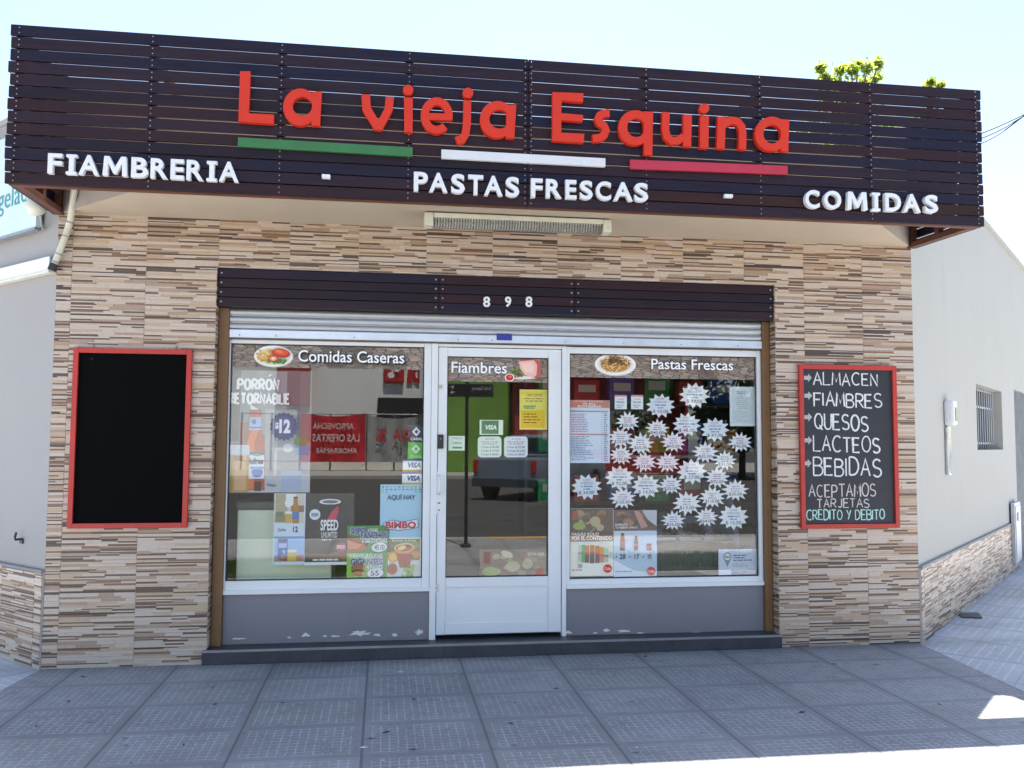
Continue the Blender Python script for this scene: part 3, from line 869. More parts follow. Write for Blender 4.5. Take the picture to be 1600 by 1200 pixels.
letter(lambda m: (rib(m, [(1185, 213), (1183, 330), (1176, 380), (1160, 405), (1130, 415)], 42, A_), m.prism(circ(1188, 176, 27, 26, A_, 20), YL0, YL1, RED)))
letter(lambda m: apair(m, A_, 1335, 309, 87, 93, 1345, 307, 50, 48, [(1382, 236), (1430, 234), (1420, 403), (1378, 400)]))
letter(lambda m: st(m, [(203, 172), (358, 178), (355, 222), (248, 214), (247, 277), (356, 287), (353, 320), (247, 311), (246, 375), (362, 381), (358, 425), (202, 415)], B_))
letter(lambda m: rib(m, [(488, 276), (462, 277), (440, 288), (431, 306), (438, 322), (462, 342), (470, 362), (462, 386), (440, 400), (404, 404)], 42, B_))
letter(lambda m: apair(m, B_, 617, 350, 85, 88, 621, 350, 45, 47, [(658, 268), (706, 270), (702, 488), (662, 485)]))
letter(lambda m: (rib(m, [(771, 272), (768, 360), (776, 395), (800, 416), (832, 414), (860, 392)], 42, B_), st(m, [(857, 283), (900, 285), (896, 446), (857, 443)], B_, 1)))
letter(lambda m: (st(m, [(942, 292), (985, 293), (982, 453), (941, 451)], B_), m.prism(circ(962, 253, 25, 24, B_, 20), YL0, YL1, RED)))
letter(lambda m: (st(m, [(1030, 293), (1070, 294), (1064, 456), (1025, 453)], B_, 1), rib(m, [(1052, 345), (1070, 322), (1100, 313), (1130, 320), (1150, 345), (1155, 380), (1153, 459)], 42, B_)))
letter(lambda m: apair(m, B_, 1300, 381, 85, 86, 1302, 382, 45, 47, [(1345, 307), (1387, 310), (1382, 469), (1345, 466)]))
for (f, pts, m) in ((A_, [(36, 393), (912, 444), (912, 490), (34, 439)], GREENST), (None, None, WHITEST), (B_, [(594, 505), (1384, 537), (1384, 580), (596, 551)], REDST)):
    mb = MB()
    if f is None:
        a = [P(690, 232, YL0), P(947, 246, YL0), P(947, 259.5, YL0), P(690, 246, YL0)]; q = [(p.x, p.z) for p in a]
    else: q = [f(*p) for p in pts]
    mb.prism(q, SY - .03, SY - .004, m); mb.build('stripe', sign, bevel=.002)
def white_letter(ch, x0, x1, y0, y1):
    a = P(x0, y0, SY - .05); b = P(x1, y1, SY - .05)
    mb = MB()
    if ch == 'I':
        W_, H_ = b.x - a.x, a.z - b.z; t_ = H_ * .2; sx = W_ * .26
        pts = [(0, 0), (W_, 0), (W_, t_ * .75), (W_ - sx, t_ * .75), (W_ - sx, H_ - t_ * .75), (W_, H_ - t_ * .75), (W_, H_), (0, H_), (0, H_ - t_ * .75), (sx, H_ - t_ * .75), (sx, t_ * .75), (0, t_ * .75)]
        mb.prism([(a.x + p[0], b.z + p[1]) for p in pts], SY - .042, SY - .005, WHITE)
        mb.build('letter', sign, bevel=.004)
        return
    if ch == 'M':
        W_, H_ = b.x - a.x, a.z - b.z
        pts = [(0, 0), (.05, 1), (.27, 1), (.5, .46), (.73, 1), (.95, 1), (1, 0), (.79, 0), (.77, .62), (.57, .12), (.43, .12), (.23, .62), (.21, 0)]
        mb.prism([(a.x + p[0] * W_, b.z + p[1] * H_) for p in pts], SY - .042, SY - .005, WHITE)
        mb.build('letter', sign, bevel=.004)
        return
    c = bpy.data.curves.new('letter', 'FONT'); c.body = ch; c.offset = .024; c.extrude = .02; c.bevel_depth = .005; c.bevel_resolution = 1; c.resolution_u = 4
    o = bpy.data.objects.new('letter', c); COL.objects.link(o)
    dg = bpy.context.evaluated_depsgraph_get(); me = o.evaluated_get(dg).to_mesh()
    vs = [(v.co.x, v.co.y, v.co.z) for v in me.vertices]; fs = [tuple(p.vertices) for p in me.polygons]
    o.evaluated_get(dg).to_mesh_clear(); bpy.data.objects.remove(o); bpy.data.curves.remove(c)
    q = boxfit([(v[0], v[1]) for v in vs], a.x, b.x, b.z, a.z); zs = [v[2] for v in vs]; z0, z1 = min(zs), max(zs)
    mb.mesh([(u[0], SY - .042 + (z1 - v[2]) / (z1 - z0) * .037, u[1]) for u, v in zip(q, vs)], fs, WHITE)
    mb.build('letter', sign)
def row(chs, xs_, f, y0, y1, y0e, y1e):
    n_ = len(chs)
    for ch, (u0, u1) in zip(chs, xs_):
        k = (u0 - xs_[0][0]) / (xs_[-1][0] - xs_[0][0]); v0 = y0 + (y0e - y0) * k; v1 = y1 + (y1e - y1) * k
        p = f(u0, v0); q = f(u1, v1); white_letter(ch, p[0], q[0], p[1], q[1])
Z1 = lambda u, v: (u / 3.2, v / 3.2)
Z2 = lambda u, v: (360 + u / 3.2, 90 + v / 3.2)
Z3 = lambda u, v: (800 + u / 3.2, 90 + v / 3.2)
Z4 = lambda u, v: (1200 + u / 3.53, 80 + v / 3.53)
row('FIAMBRERIA', [(237, 305), (328, 380), (392, 490), (512, 633), (655, 737), (752, 835), (852, 917), (932, 1014), (1032, 1082), (1095, 1190)], Z1, 762, 866, 803, 907)
row('PASTAS', [(918, 988), (995, 1086), (1105, 1173), (1190, 1265), (1270, 1362), (1378, 1446)], Z2, 567, 667, 592, 696)
row('FRESCAS', [(97, 155), (172, 250), (270, 325), (342, 406), (422, 498), (510, 606), (615, 684)], Z3, 600, 698, 622, 720)
row('COMIDAS', [(208, 290), (312, 410), (440, 555), (578, 626), (650, 740), (750, 848), (868, 945)], Z4, 760, 866, 788, 892)
for (x0, y0, x1, y1) in ((503, 272, 516, 279), (1132, 303, 1145, 309)):
    mb = MB(); a = P(x0, y0, SY - .03); b = P(x1, y1, SY - .03); mb.box(a.x, b.x, SY - .035, SY - .004, b.z, a.z, WHITE, bev=.003); mb.build('dash', sign)

# ------------------------------------------------------------------ infrared heater under the eave
hx0 = PZ(663, 344, 3.0).x; hx1 = PZ(953, 357, 3.0).x; hy = PZ(808, 350, 3.0).y
heater = thing('patio_heater', 'long cream infrared heater with a wire grille hung under the eave', 'heater', ((hx0 + hx1) / 2, hy, 3.0))
w = MB(); w.box(hx0 + .06, hx1 - .06, hy - .012, hy + .075, 3.012, 3.05, CREAM, bev=.006); w.box(hx0 + .06, hx1 - .06, hy - .028, hy - .013, 3.018, 3.05, CREAM, bev=.004)
w.build('heater_body', heater)
for a, b in ((hx0, hx0 + .059), (hx1 - .059, hx1)):
    w = MB(); w.box(a, b, hy - .03, hy + .08, 2.96, 3.05, CREAM, bev=.008); w.build('end_cap', heater)
w = MB(); w.box(hx0 + .062, hx1 - .062, hy + .062, hy + .072, 2.97, 3.011, surf('heater_reflector', (.75, .75, .7), .25, metal=.6)); w.build('reflector', heater)
w = MB()
for i in range(62):
    x = hx0 + .068 + (hx1 - hx0 - .136) * i / 61; w.tube([(x, hy - .02, 3.017), (x, hy - .018, 2.985), (x, hy + .0, 2.962), (x, hy + .06, 2.962)], .003, DARKMETAL, 5)
w.build('wire_grille', heater)
for x in (hx0 + .3, hx1 - .3):
    w = MB(); w.box(x, x + .03, hy + .01, hy + .04, 3.0505, 3.0595, GREYMETAL); w.build('hanging_bracket', heater)

# ------------------------------------------------------------------ things on the side walls
pipe = thing('drain_pipe', 'cream plastic pipe bound with tape running from the canopy down to the awning case', 'pipe', (0.06, -.06, 2.6))
pp = [P(px, py, yy) for px, py, yy in ((118, 286, -.22), (115.5, 303, -.19), (110, 344, -.075), (103.5, 366, -.06), (91.5, 397, -.06), (85, 412, -.06))]
w = MB(); w.tube(pp, .0215, CREAM, 12); w.build('pipe_run', pipe)
for k, (t_) in ((2, .15), (3, .1), (4, .0), (4, .8)):
    a = pp[k]; b = pp[min(k + 1, 5)]; c = a.lerp(b, t_); d = (b - a).normalized() if k < 5 else (pp[5] - pp[4]).normalized()
    w = MB(); w.tube([c - d * .004, c + d * .004], .0232, GREYMETAL, 12); w.build('tape_band', pipe)
w = MB(); d = (pp[5] - pp[4]).normalized(); w.tube([pp[5] + d * .002, pp[5] + d * .05], .028, BLACKP, 12); w.build('end_fitting', pipe)
aw = thing('awning_case', 'long white closed awning case fixed along the grey side wall beneath the billboard', 'awning', fl(1.0, -.1, 2.64))
AWN = surf('white_awning_aluminium', (.80, .82, .84), .35, var=.03)
w = MB(); w.box(.012, 5.5, -.05, -.002, 2.668, 2.76, AWN, fl, bev=.01); w.build('case_body', aw)
w = MB(); w.box(.006, 5.5, -.055, -.002, 2.645, 2.667, CREAM, fl, bev=.004); w.build('front_rail', aw)
w = MB(); w.box(.003, .011, -.045, -.002, 2.672, 2.755, GREYMETAL, fl, bev=.002); w.build('end_cap', aw)
bb = thing('billboard', 'pale blue wall panel with teal lettering on the grey side wall behind the canopy end', 'billboard', fl(2, -.05, 3.0))
w = MB(); w.box(.2, 5.0, -.06, -.02, 2.985, 3.72, surf('pale_blue_panel', (.60, .70, .76), .45, var=.05, nscale=2), fl); w.box(.2, 5.0, -.066, -.019, 2.965, 2.984, GREYMETAL, fl)
w.build('sign_panel', bb)
TEAL = surf('teal_lettering', (.06, .30, .27), .5)
def side_text(body, s0, s1, z0, z1):
    vs, fs = glyphs(body, .0); q = boxfit(vs, 0, 1, z0, z1); mb = MB()
    mb.mesh([fl(s0 + (s1 - s0) * u, -.0625, z) for u, z in q], fs, TEAL); mb.build('lettering', bb, fix=False)
side_text('Congelado', 1.18, .215, 3.135, 3.345)
side_text('Productos', 2.45, .86, 3.40, 3.58)
fll = thing('floodlight', 'cream dome floodlight on a bracket at the edge of the billboard', 'floodlight', fl(.16, -.1, 3.1))
c = Vector(fl(.05, -.13, 3.085)); w = MB(); w.ell(c, .065, .065, .062, CREAM, 16, 10); w.build('lamp_dome', fll)
w = MB(); w.tube([Vector(fl(.13, -.10, 3.24)), Vector(fl(.09, -.11, 3.14))], .05, CREAM, 14, r1=.064); w.build('lamp_housing', fll)
w = MB(); w.tube([fl(.05, -.10, 3.03), fl(.07, -.08, 2.98), fl(.15, -.03, 2.975), fl(.19, -.02, 2.972)], .008, GREYMETAL, 8); w.build('bracket', fll)
hook = MB(); p = Vector(fl(.33, -.004, .83)); hook.tube([p, Vector(fl(.33, -.05, .83)), Vector(fl(.325, -.055, .85)), Vector(fl(.32, -.05, .88))], .008, BLACKP, 8); hook.box(.315, .355, -.012, -.001, .80, .835, BLACKP, fl)
tag(hook.build('wall_hook', center=True), 'small black hook on the grey wall above the striped dado', 'hook')
met = thing('intercom_box', 'white rounded electric meter box with a dark display on the grey wall', 'meter', fr(1.25, -.05, 1.68))
w = MB(); w.box(1.08, 1.24, -.085, -.001, 1.68, 1.90, surf('white_meter_plastic', (.74, .75, .76), .35), fr, bev=.025); w.build('meter_case', met)
w = MB(); w.box(1.12, 1.215, -.089, -.086, 1.72, 1.84, surf('dark_display', (.02, .035, .02), .15), fr); w.build('display', met)
w = MB(); w.box(1.09, 1.23, -.03, -.001, 1.25, 1.672, surf('clear_cover_strip', (.42, .46, .47), .12, metal=.5, var=.4, nscale=7), fr, bev=.008)
tag(w.build('meter_cover', center=True), 'narrow shiny cover plate just below the meter box on the wall', 'cover plate')
ub = thing('utility_cabinet', 'low pale metal utility cabinet let into the dado beside the barred gate', 'cabinet', fr(4.95, -.05, .1))
w = MB(); w.box(4.72, 5.20, -.06, -.017, .10, .82, surf('pale_cabinet_metal', (.48, .50, .52), .4, metal=.3, var=.15), fr, bev=.006); w.build('cabinet_body', ub)
w = MB(); w.box(4.76, 5.16, -.068, -.061, .14, .78, surf('pale_cabinet_door', (.52, .54, .55), .4, metal=.3, var=.1), fr, bev=.004); cd = w.build('cabinet_door', ub)
w = MB(); w.box(4.86, 4.95, -.078, -.069, .60, .70, GREYMETAL, fr, bev=.003); w.build('lock_plate', cd)
w = MB(); p0 = PZ(1500, 962, .004); pts = [PZ(px, py, 0) for px, py in ((1496, 959), (1529, 959), (1535, 967), (1503, 966))]
w.slab([(p.x, p.y) for p in pts], .001, .012, DARKMETAL); tag(w.build('drain_cover', center=True), 'small dark metal drain cover on the paving beside the side wall', 'drain cover')

# ------------------------------------------------------------------ chalkboards
def chalkboard(x0, x1, z0, z1, label, mat):
    t = thing('chalkboard', label, 'chalkboard', ((x0 + x1) / 2, -.02, z0), 'red framed chalkboards on the wall')
    w_ = MB(); f_ = .034
    w_.box(x0, x0 + f_, -.036, -.006, z0, z1, REDPAINT, bev=.003); w_.box(x1 - f_, x1, -.036, -.006, z0, z1, REDPAINT, bev=.003)
    w_.box(x0 + f_, x1 - f_, -.036, -.006, z0, z0 + f_, REDPAINT, bev=.003); w_.box(x0 + f_, x1 - f_, -.036, -.006, z1 - f_, z1, REDPAINT, bev=.003)
    w_.build('frame', t)
    w_ = MB(); w_.box(x0 + f_ - .004, x1 - f_ + .004, -.018, -.008, z0 + f_ - .004, z1 - f_ + .004, mat); b_ = w_.build('board', t)
    for x in (x0 + .12, x1 - .11):
        w_ = MB(); w_.tube([(x, -.006, z1 + .02), (x, -.012, z1 + .024), (x, -.014, z1 + .012), (x, -.012, z1 - .005)], .004, GREYMETAL, 6); w_.build('hook', t)
    return t, b_
chalkboard(.136, .906, .923, 2.138, 'wide empty jet black chalkboard in a red frame', SLATE_D)
cbt, cbb = chalkboard(5.337, 6.134, .876, 2.117, 'narrow red framed chalkboard listing groceries in white chalk', SLATE)
def CBp(u, v): p = P(1200 + u / 3.872, 540 + v / 3.872, -.0185); return (p.x, p.z)
rj = random.Random(5)
def chalk_line(body, u0, v0, u1, v1, mat, wd, gap=.28, dv=0.0):
    mb = MB(); x = 0; items = []
    for ch in body:
        cw = HW.get(ch, 1.0)
        jy = rj.uniform(-.05, .05); js = rj.uniform(.94, 1.06)
        for stx in HAND[ch]:
            items.append([(x + px * js, py * js + jy) for px, py in stx])
        x += cw + gap
    tw = x - gap; a = CBp(u0, v0); b = CBp(u1, v1); k = 0
    hh = (a[1] - b[1])
    for it in items:
        pts = [(a[0] + p[0] / tw * (b[0] - a[0]) + rj.uniform(-.0008, .0008), b[1] + p[1] * hh - dv * p[0] / tw + rj.uniform(-.0008, .0008)) for p in it]
        mb.ribbon(pts, wd * rj.uniform(.85, 1.15), -.0186 - k * .00004, None, mat); k += 1
    mb.build('chalk_lettering', cbb, fix=False)
chalk_line('ALMACEN', 274, 165, 662, 244, CHALK_W, .0105)
chalk_line('FIAMBRES', 278, 283, 686, 368, CHALK_W, .0115, dv=.012)
chalk_line('QUESOS', 282, 412, 606, 506, CHALK_W, .0125, dv=.014)
chalk_line('LACTEOS', 275, 546, 678, 640, CHALK_W, .012, dv=.01)
chalk_line('BEBIDAS', 275, 678, 684, 782, CHALK_W, .0125, dv=.01)
chalk_line('ACEPTAMOS', 248, 840, 652, 914, CHALK_P, .0095)
chalk_line('TARJETAS', 296, 928, 612, 978, CHALK_P, .008)
chalk_line('CREDITO Y DEBITO', 234, 994, 706, 1050, CHALK_G, .0085, gap=.22)
for (u, v) in ((240, 195), (242, 303), (242, 433), (242, 573), (238, 712)):
    mb = MB(); pts = [(-22, -12), (2, -12), (2, -26), (25, 0), (2, 26), (2, 12), (-22, 12)]
    mb.face([(CBp(u + a, v + b)[0], -.0187, CBp(u + a, v + b)[1]) for a, b in pts], CHALK_A); mb.build('chalk_arrow', cbb, fix=False)

# ------------------------------------------------------------------ printed banners, posters and price cards behind the glass
YB, YP, YQ = .1482, .170, .163
def dish(f, cx, cy, rx, ry, kind):
    r = random.Random(kind)
    f.ell(cx, cy + 1, rx, ry, 'c9c5bd'); f.ell(cx, cy, rx * .97, ry * .95, 'efece6'); f.ell(cx, cy + .5, rx * .86, ry * .82, 'd9d3c8')
    if kind == 1:
        for i in range(46):
            a = r.uniform(0, 6.28); q = r.random() ** .5
            f.ell(cx - rx * .42 + q * rx * .4 * math.cos(a), cy - 1 + q * ry * .6 * math.sin(a), 4.2, .9, r.choice(('e2b94a', 'd1a233', 'f0d27a', 'c08a2a')), 8, r.uniform(-1, 1))
        for i in range(26): f.ell(cx + r.uniform(-.25, .6) * rx, cy + ry * r.uniform(.38, .66), 3.2, 1.6, r.choice(('4d7f2c', '6a9a38', '356320')), 8, r.uniform(-1, 1))
        f.ell(cx + rx * .38, cy - ry * .22, rx * .47, ry * .42, 'a8321a', 20, -.15); f.ell(cx + rx * .36, cy - ry * .30, rx * .38, ry * .28, 'cc4a24', 20, -.15); f.ell(cx + rx * .30, cy - ry * .36, rx * .2, ry * .12, 'e2743f', 14, -.3)
        f.ell(cx, cy + ry * .26, rx * .26, ry * .3, 'b8341c', 16); f.ell(cx, cy + ry * .26, rx * .2, ry * .22, 'e08a60', 16); f.ell(cx, cy + ry * .26, rx * .08, ry * .1, 'f3d9c0', 10)
    else:
        f.ell(cx, cy + .5, rx * .72, ry * .7, 'b98a4c')
        for i in range(120):
            a = r.uniform(0, 6.28); q = r.random() ** .5
            f.ell(cx + q * rx * .66 * math.cos(a), cy - 1 + q * ry * .66 * math.sin(a), r.uniform(2.5, 6), .75, r.choice(('d8b06a', 'c3924a', 'a06a32', 'e6c98a', '7d3f22', '8a5a2e')), 7, r.uniform(-1.5, 1.5))
        for i in range(14): f.ell(cx + r.uniform(-.3, .3) * rx, cy - ry * r.uniform(-.1, .5), 2.4, 1.6, r.choice(('5a2c1a', '6d3a20', '4a5a2a')), 8)
f = Flat(YB); f.base(356, 533, 664, 578, STONE); dish(f, 427.5, 556, 31, 17.5, 1); f.text('Comidas Caseras', 468.5, 550, 633.5, 571.5, '2a211c', .02, None); f.text('Comidas Caseras', 466.5, 547, 631.5, 568.5, 'ffffff', .012, '1c1614', .035)
f.build('window_banner', 'stone print banner with a plate of chicken and chips, above the beer film', 'banner', 'stone patterned banners along the top of the glass')
f = Flat(YB); f.base(694, 557, 862, 598, STONE); f.text('Fiambres', 705.5, 565, 792, 584, 'ffffff', .015, '1c1614', .035)
r = random.Random(8)
f.ell(815, 590, 24, 2.6, 'd8d4ca')
for i in range(26): f.ell(r.uniform(799, 818), r.uniform(575, 589), 2.6, 1.8, r.choice(('55722f', '3c5523', '7d9346')), 8, r.uniform(-1, 1))
f.poly([(812, 563), (838, 561), (846, 568), (845, 586), (840, 592), (832, 590), (816, 580)], 'a9564a'); f.poly([(810, 565), (834, 563), (839, 570), (838, 586), (834, 590), (820, 586), (813, 577)], 'e3a99c'); f.poly([(814, 568), (830, 567), (834, 573), (833, 583), (822, 582), (816, 576)], 'eebdb0'); f.ell(810, 585, 4, 3, '7a3b2c')
f.ell(796, 590, 7.5, 6.2, 'f0e6dc'); f.ell(796, 590, 6, 5, 'c0281c'); f.ell(797, 588.5, 2.5, 1.6, 'e06a50')
f.build('window_banner', 'stone print banner with a cut ham, across the top of the door glass', 'banner', 'stone patterned banners along the top of the glass')
f = Flat(YB); f.base(888, 551, 1186, 594, STONE); dish(f, 961.5, 569, 32.5, 17, 2); f.text('Pastas Frescas', 1015.5, 561, 1143, 579.5, 'ffffff', .012, '1c1614', .035)
f.build('window_banner', 'stone print banner with a plate of spaghetti, above the price cards', 'banner', 'stone patterned banners along the top of the glass')

# beer film
f = Flat(YP + .004)
f.base(348, 578, 484, 770, '6a6866')
for (a, b, c_, d_, col) in ((376, 579, 404, 660, '7d7f7e'), (404, 579, 449, 680, '858788'), (449, 579, 467, 690, '5c5c5e'), (374, 660, 392, 700, '8a5a55'), (415, 640, 462, 745, '9a9a96'), (462, 690, 484, 720, '8d8580'), (350, 579, 374, 690, '4b4b4e'), (349, 742, 484, 769, 'a9adb4'), (420, 705, 484, 742, '8f9094'), (440, 735, 470, 768, '98a4bd')):
    f.rect(a, b, c_, d_, col)
f.ell(470, 690, 11, 9, '5f7d45'); f.rect(462, 697, 483, 711, '4f86a8'); f.ell(450, 700, 8, 7, 'c4c8cc'); f.rect(428, 699, 446, 701.5, 'b8bcc0'); f.rect(429, 690, 432, 745, 'b5b5b0')
def bottle(f, cx, top, bot, wd, body, lab):
    h = bot - top; n_ = .3 * wd
    f.poly([(cx - n_, top), (cx + n_, top), (cx + n_ * 1.15, top + h * .28), (cx + wd * .5, top + h * .44), (cx + wd * .5, bot), (cx - wd * .5, bot), (cx - wd * .5, top + h * .44), (cx - n_ * 1.15, top + h * .28)], body)
    f.rect(cx - n_ * 1.05, top, cx + n_ * 1.05, top + h * .05, lab[0])
f.poly([(391, 632), (405, 640), (406, 649), (392, 644)], 'cfcfcc'); f.poly([(392, 640), (407, 642), (407, 652), (392, 650)], '6a4a3a')
bottle(f, 399, 640, 766, 29, 'a8451c', ('8a5034',))
f.poly([(386, 690), (393, 672), (404, 672), (398, 690), (396, 764), (388, 764)], 'd06a2a'); f.poly([(391, 652), (408, 652), (409, 672), (389, 672)], '8ca6cc'); f.ell(397, 659, 3.5, 4, '24407e'); f.rect(389, 667, 409, 669, '3a5a9a')
f.poly([(385, 706), (413, 706), (413, 748), (389, 748)], 'c9d0d8'); f.rect(386, 706, 413, 711, '2f5a94'); f.ell(402, 711, 7, 2, '7d9a3a'); f.ell(402, 738, 9, 8, '3a6cae'); f.rect(391, 729, 413, 733, '5a8ac4'); f.text('Quilmes', 384, 715, 411, 727, '14182a', .03, None, skew=.15); f.rect(398, 752, 408, 767, '3a1a12')
f.rect(353, 700, 388, 769, 'b08a3a'); f.rect(353, 700, 362, 769, '9a7a24'); f.rect(367, 712, 384, 766, 'c49a70'); f.rect(352, 695, 390, 711, 'bfc6cf'); f.rect(366, 712, 380, 720, '9a5a2a')
f.block('PORRON', 370.5, 590.5, 437, 611, 'f4f4f4', 4.2); f.poly([(419, 588.5), (423, 585), (425.5, 585), (421.5, 588.5)], 'f4f4f4'); f.block('RETORNABLE', 356.5, 613, 454, 633, 'f4f4f4', 4.2)
def burst(f, cx, cy, ro, ri, n, c, rot=0.0, sx=1.0, sy=1.0, jit=None):
    pts = []
    for i in range(2 * n):
        a = math.pi * i / n + rot; rr_ = (ro if i % 2 == 0 else ri) * (jit[i % len(jit)] if jit else 1)
        pts.append((cx + sx * rr_ * math.sin(a), cy - sy * rr_ * math.cos(a)))
    f.poly(pts, c)
burst(f, 444, 667, 23, 20, 18, '6a6a90'); burst(f, 444, 666, 22, 19.5, 18, '302a5c'); f.ell(444, 666, 17.5, 17.5, '3a3370'); f.text('12', 437, 655, 454, 677, 'f4f4f4', .05); f.text('$', 430, 660, 436, 671, 'e8e8e8', .03)
f.ell(424, 758, 8, 1.8, '6d6f74', 16, -.15)
f.build('beer_film', 'greyish beer film with a bottle and a purple bottle cap badge, white lettering', 'poster')
# beer strip
f = Flat(YQ); f.base(428.5, 771, 475.5, 882, 'cfd6de')
f.rect(429, 771, 475, 817, 'c9c4b4'); f.rect(431, 772, 449, 806, 'aaa284'); f.rect(447, 772, 462, 790, 'e0e4ea'); f.ell(451, 786, 6, 7, 'f2f4f6'); f.rect(455, 790, 475, 800, '8a6a58'); f.rect(430, 806, 448, 816, '8a8060'); f.ell(437, 803, 7, 4, '6f7a5c')
bottle(f, 462, 776, 818, 10.5, 'b07a38', ('5a4430',)); f.rect(457, 800, 467, 811, '4a7ab8'); f.rect(446, 801, 456, 817, 'c9a050'); f.rect(446, 799, 456, 803, 'e8e2d4')
f.rect(429, 818, 475, 838.5, 'cdd8ea'); f.text('Quilmes', 433.5, 825, 446, 831, '2a3040', .02, skew=.2); f.text('12', 458, 822.5, 465.5, 831.5, '20242e', .04); f.rect(428.5, 838.5, 475.5, 840, '5a82b8')
f.rect(429, 840, 475, 882, '8fb4de'); f.rect(429, 868, 475, 878, '9a7a6a'); f.rect(429, 877.5, 475, 882, 'd0d6de')
f.rect(434.5, 842, 449, 873, '3d66a8'); f.rect(434.5, 842, 449, 846, '4a4440'); f.rect(435.5, 849, 448, 856, 'a8bcdc'); f.text('Q', 441, 859, 446, 864, 'e8eefa', .05); f.rect(437, 868, 448, 876, '8a4a34')
f.rect(449.5, 861, 463.5, 876, 'c8a83c'); f.rect(449.5, 859, 463.5, 863, 'e6e0cc'); f.ell(469, 870, 5, 4, 'a8685c')
f.build('beer_strip', 'narrow three panel beer strip priced 12, between the pale freezer and the black can poster', 'poster')
# energy drink
f = Flat(YQ + .003); f.base(474.5, 771, 552, 882, '3a3634')
f.rect(474.8, 865, 550, 874, '5c442e'); f.poly([(505, 868), (551, 855), (551, 876), (505, 876)], '7a5430')
f.ell(516, 784, 17, 4.5, 'd8d8d8'); f.ell(516, 784, 13, 2.6, '6a6a6a'); f.poly([(500, 788), (532, 788), (529, 852), (503, 852)], '2b2829')
f.poly([(511, 812), (520, 797), (529, 790), (529, 800), (524, 812)], 'c8384e'); f.poly([(524, 812), (529, 800), (529, 812)], '3a3a7a')
f.text('SPEED', 501, 812, 528.5, 829, 'eeeaea', .03); f.text('UNLIMITED', 502, 831, 527, 840, 'd8d0d0', .02); f.lines(503, 841, 526, 846, 1, 'b0a8a8', seed=3)
f.ell(492, 804, 8.5, 8.5, 'd3dbe4'); f.rect(486.5, 801.5, 497.5, 807, '8a94a4'); f.ell(533, 855, 7.5, 8, 'b83a52'); f.text('SPEED', 526, 852, 540, 857.5, 'f2e6ea', .02)
f.lines(489, 872.5, 535, 876, 1, 'e8e8e8', .6, 1.0, 5); f.rect(474.5, 878.5, 552, 882, 'e6e8ea')
f.build('energy_drink_poster', 'black poster of a dark drink can with a pink flash', 'poster')
# hot dog and burger offer posters
f = Flat(YQ - .001); f.base(543, 821.5, 608, 863.5, '3f8a44'); f.poly([(543, 838), (572, 849), (576, 853), (565, 862), (543, 863)], 'b9653f'); f.poly([(543, 836), (571, 846), (570, 851), (543, 846)], '9a4a2c'); f.poly([(543, 844), (566, 851), (558, 858), (543, 858)], 'd88a60'); f.poly([(569, 849), (575, 848), (573, 856)], '3a2a20')
f.text('SUPER', 547, 825, 573, 835.5, '4a3a86', .04, 'f2f2f4', .05, skew=.1); f.text('6 PANES', 575, 825.5, 590.5, 830.5, 'e4ece0', .02); f.text('PANCHOS', 563.5, 831, 605, 841.5, '4a3a86', .04, 'f2f2f4', .05, skew=.05); f.text('6 SALCHICHAS', 566, 842.5, 604.5, 848, 'dce6dc', .02)
f.ell(592.5, 855, 12, 7.5, 'f4f6fa', 24, .1); f.text('45.00', 585.5, 851, 601, 859, '3a4258', .015)
f.build('offer_poster', 'green poster offering hot dogs with a white oval price', 'poster')
f = Flat(YQ - .001); f.base(542, 864.2, 605, 905.5, '6fae3e'); f.poly([(574, 864.5), (604, 864.5), (603, 905), (585, 905)], '3c8c44'); f.rect(542.3, 864.5, 558, 905, '94c44a')
f.text('4 HAMBURGUESAS', 546, 865.5, 598, 872, 'f0f4e8', .02); f.text('GIGANTES', 547.5, 873, 598, 882, '4a4088', .04, 'eef0f4', .05); f.text('4 PANES', 573, 883, 598, 889, 'eef2e6', .02)
f.ell(560, 887, 11.5, 6, 'b06a4a'); f.rect(549, 889, 571, 893.5, '5a8a3a'); f.ell(560, 893, 11, 3, '6a3020'); f.ell(560, 896, 10, 3.5, 'c08a62'); f.ell(586.5, 895.5, 12.5, 7.5, 'f4f6fa', 24, .1); f.text('55', 579, 891.5, 592, 899.5, '3a4258', .015)
f.build('offer_poster', 'lime green poster offering giant burgers with a white oval price', 'poster')
# bread poster
f = Flat(YQ + .001); f.base(594.5, 757, 660.5, 842, 'a9cfe6')
r = random.Random(12)
for i in range(10):
    for j in range(3): 
        if j < 2 or abs(i - 4.5) > 3: f.rect(596.5 + i * 6.4, 758.5 + j * 4 + 1.2, 600 + i * 6.4, 760.6 + j * 4 + 1.2, r.choice(('7fb8a8', '6aa0c8', '9cc878', '5a8cc0')))
f.text('AQUÍ HAY', 605, 771.5, 649, 782, '26406a', .02)
f.poly([(598, 818), (612, 812), (628, 815), (640, 813), (653, 810), (654, 824), (640, 827), (624, 829), (604, 827)], '3a5a92'); f.poly([(599, 818.3), (612, 813), (628, 816), (640, 814), (652.5, 811), (653, 823.3), (640, 826), (624, 828), (605, 826)], 'f2f4f6')
f.text('BIMBO', 602.5, 815, 650, 825.5, 'c02a3e', .05)
f.build('bread_poster', 'pale blue poster with red lettering on a white ribbon', 'poster')
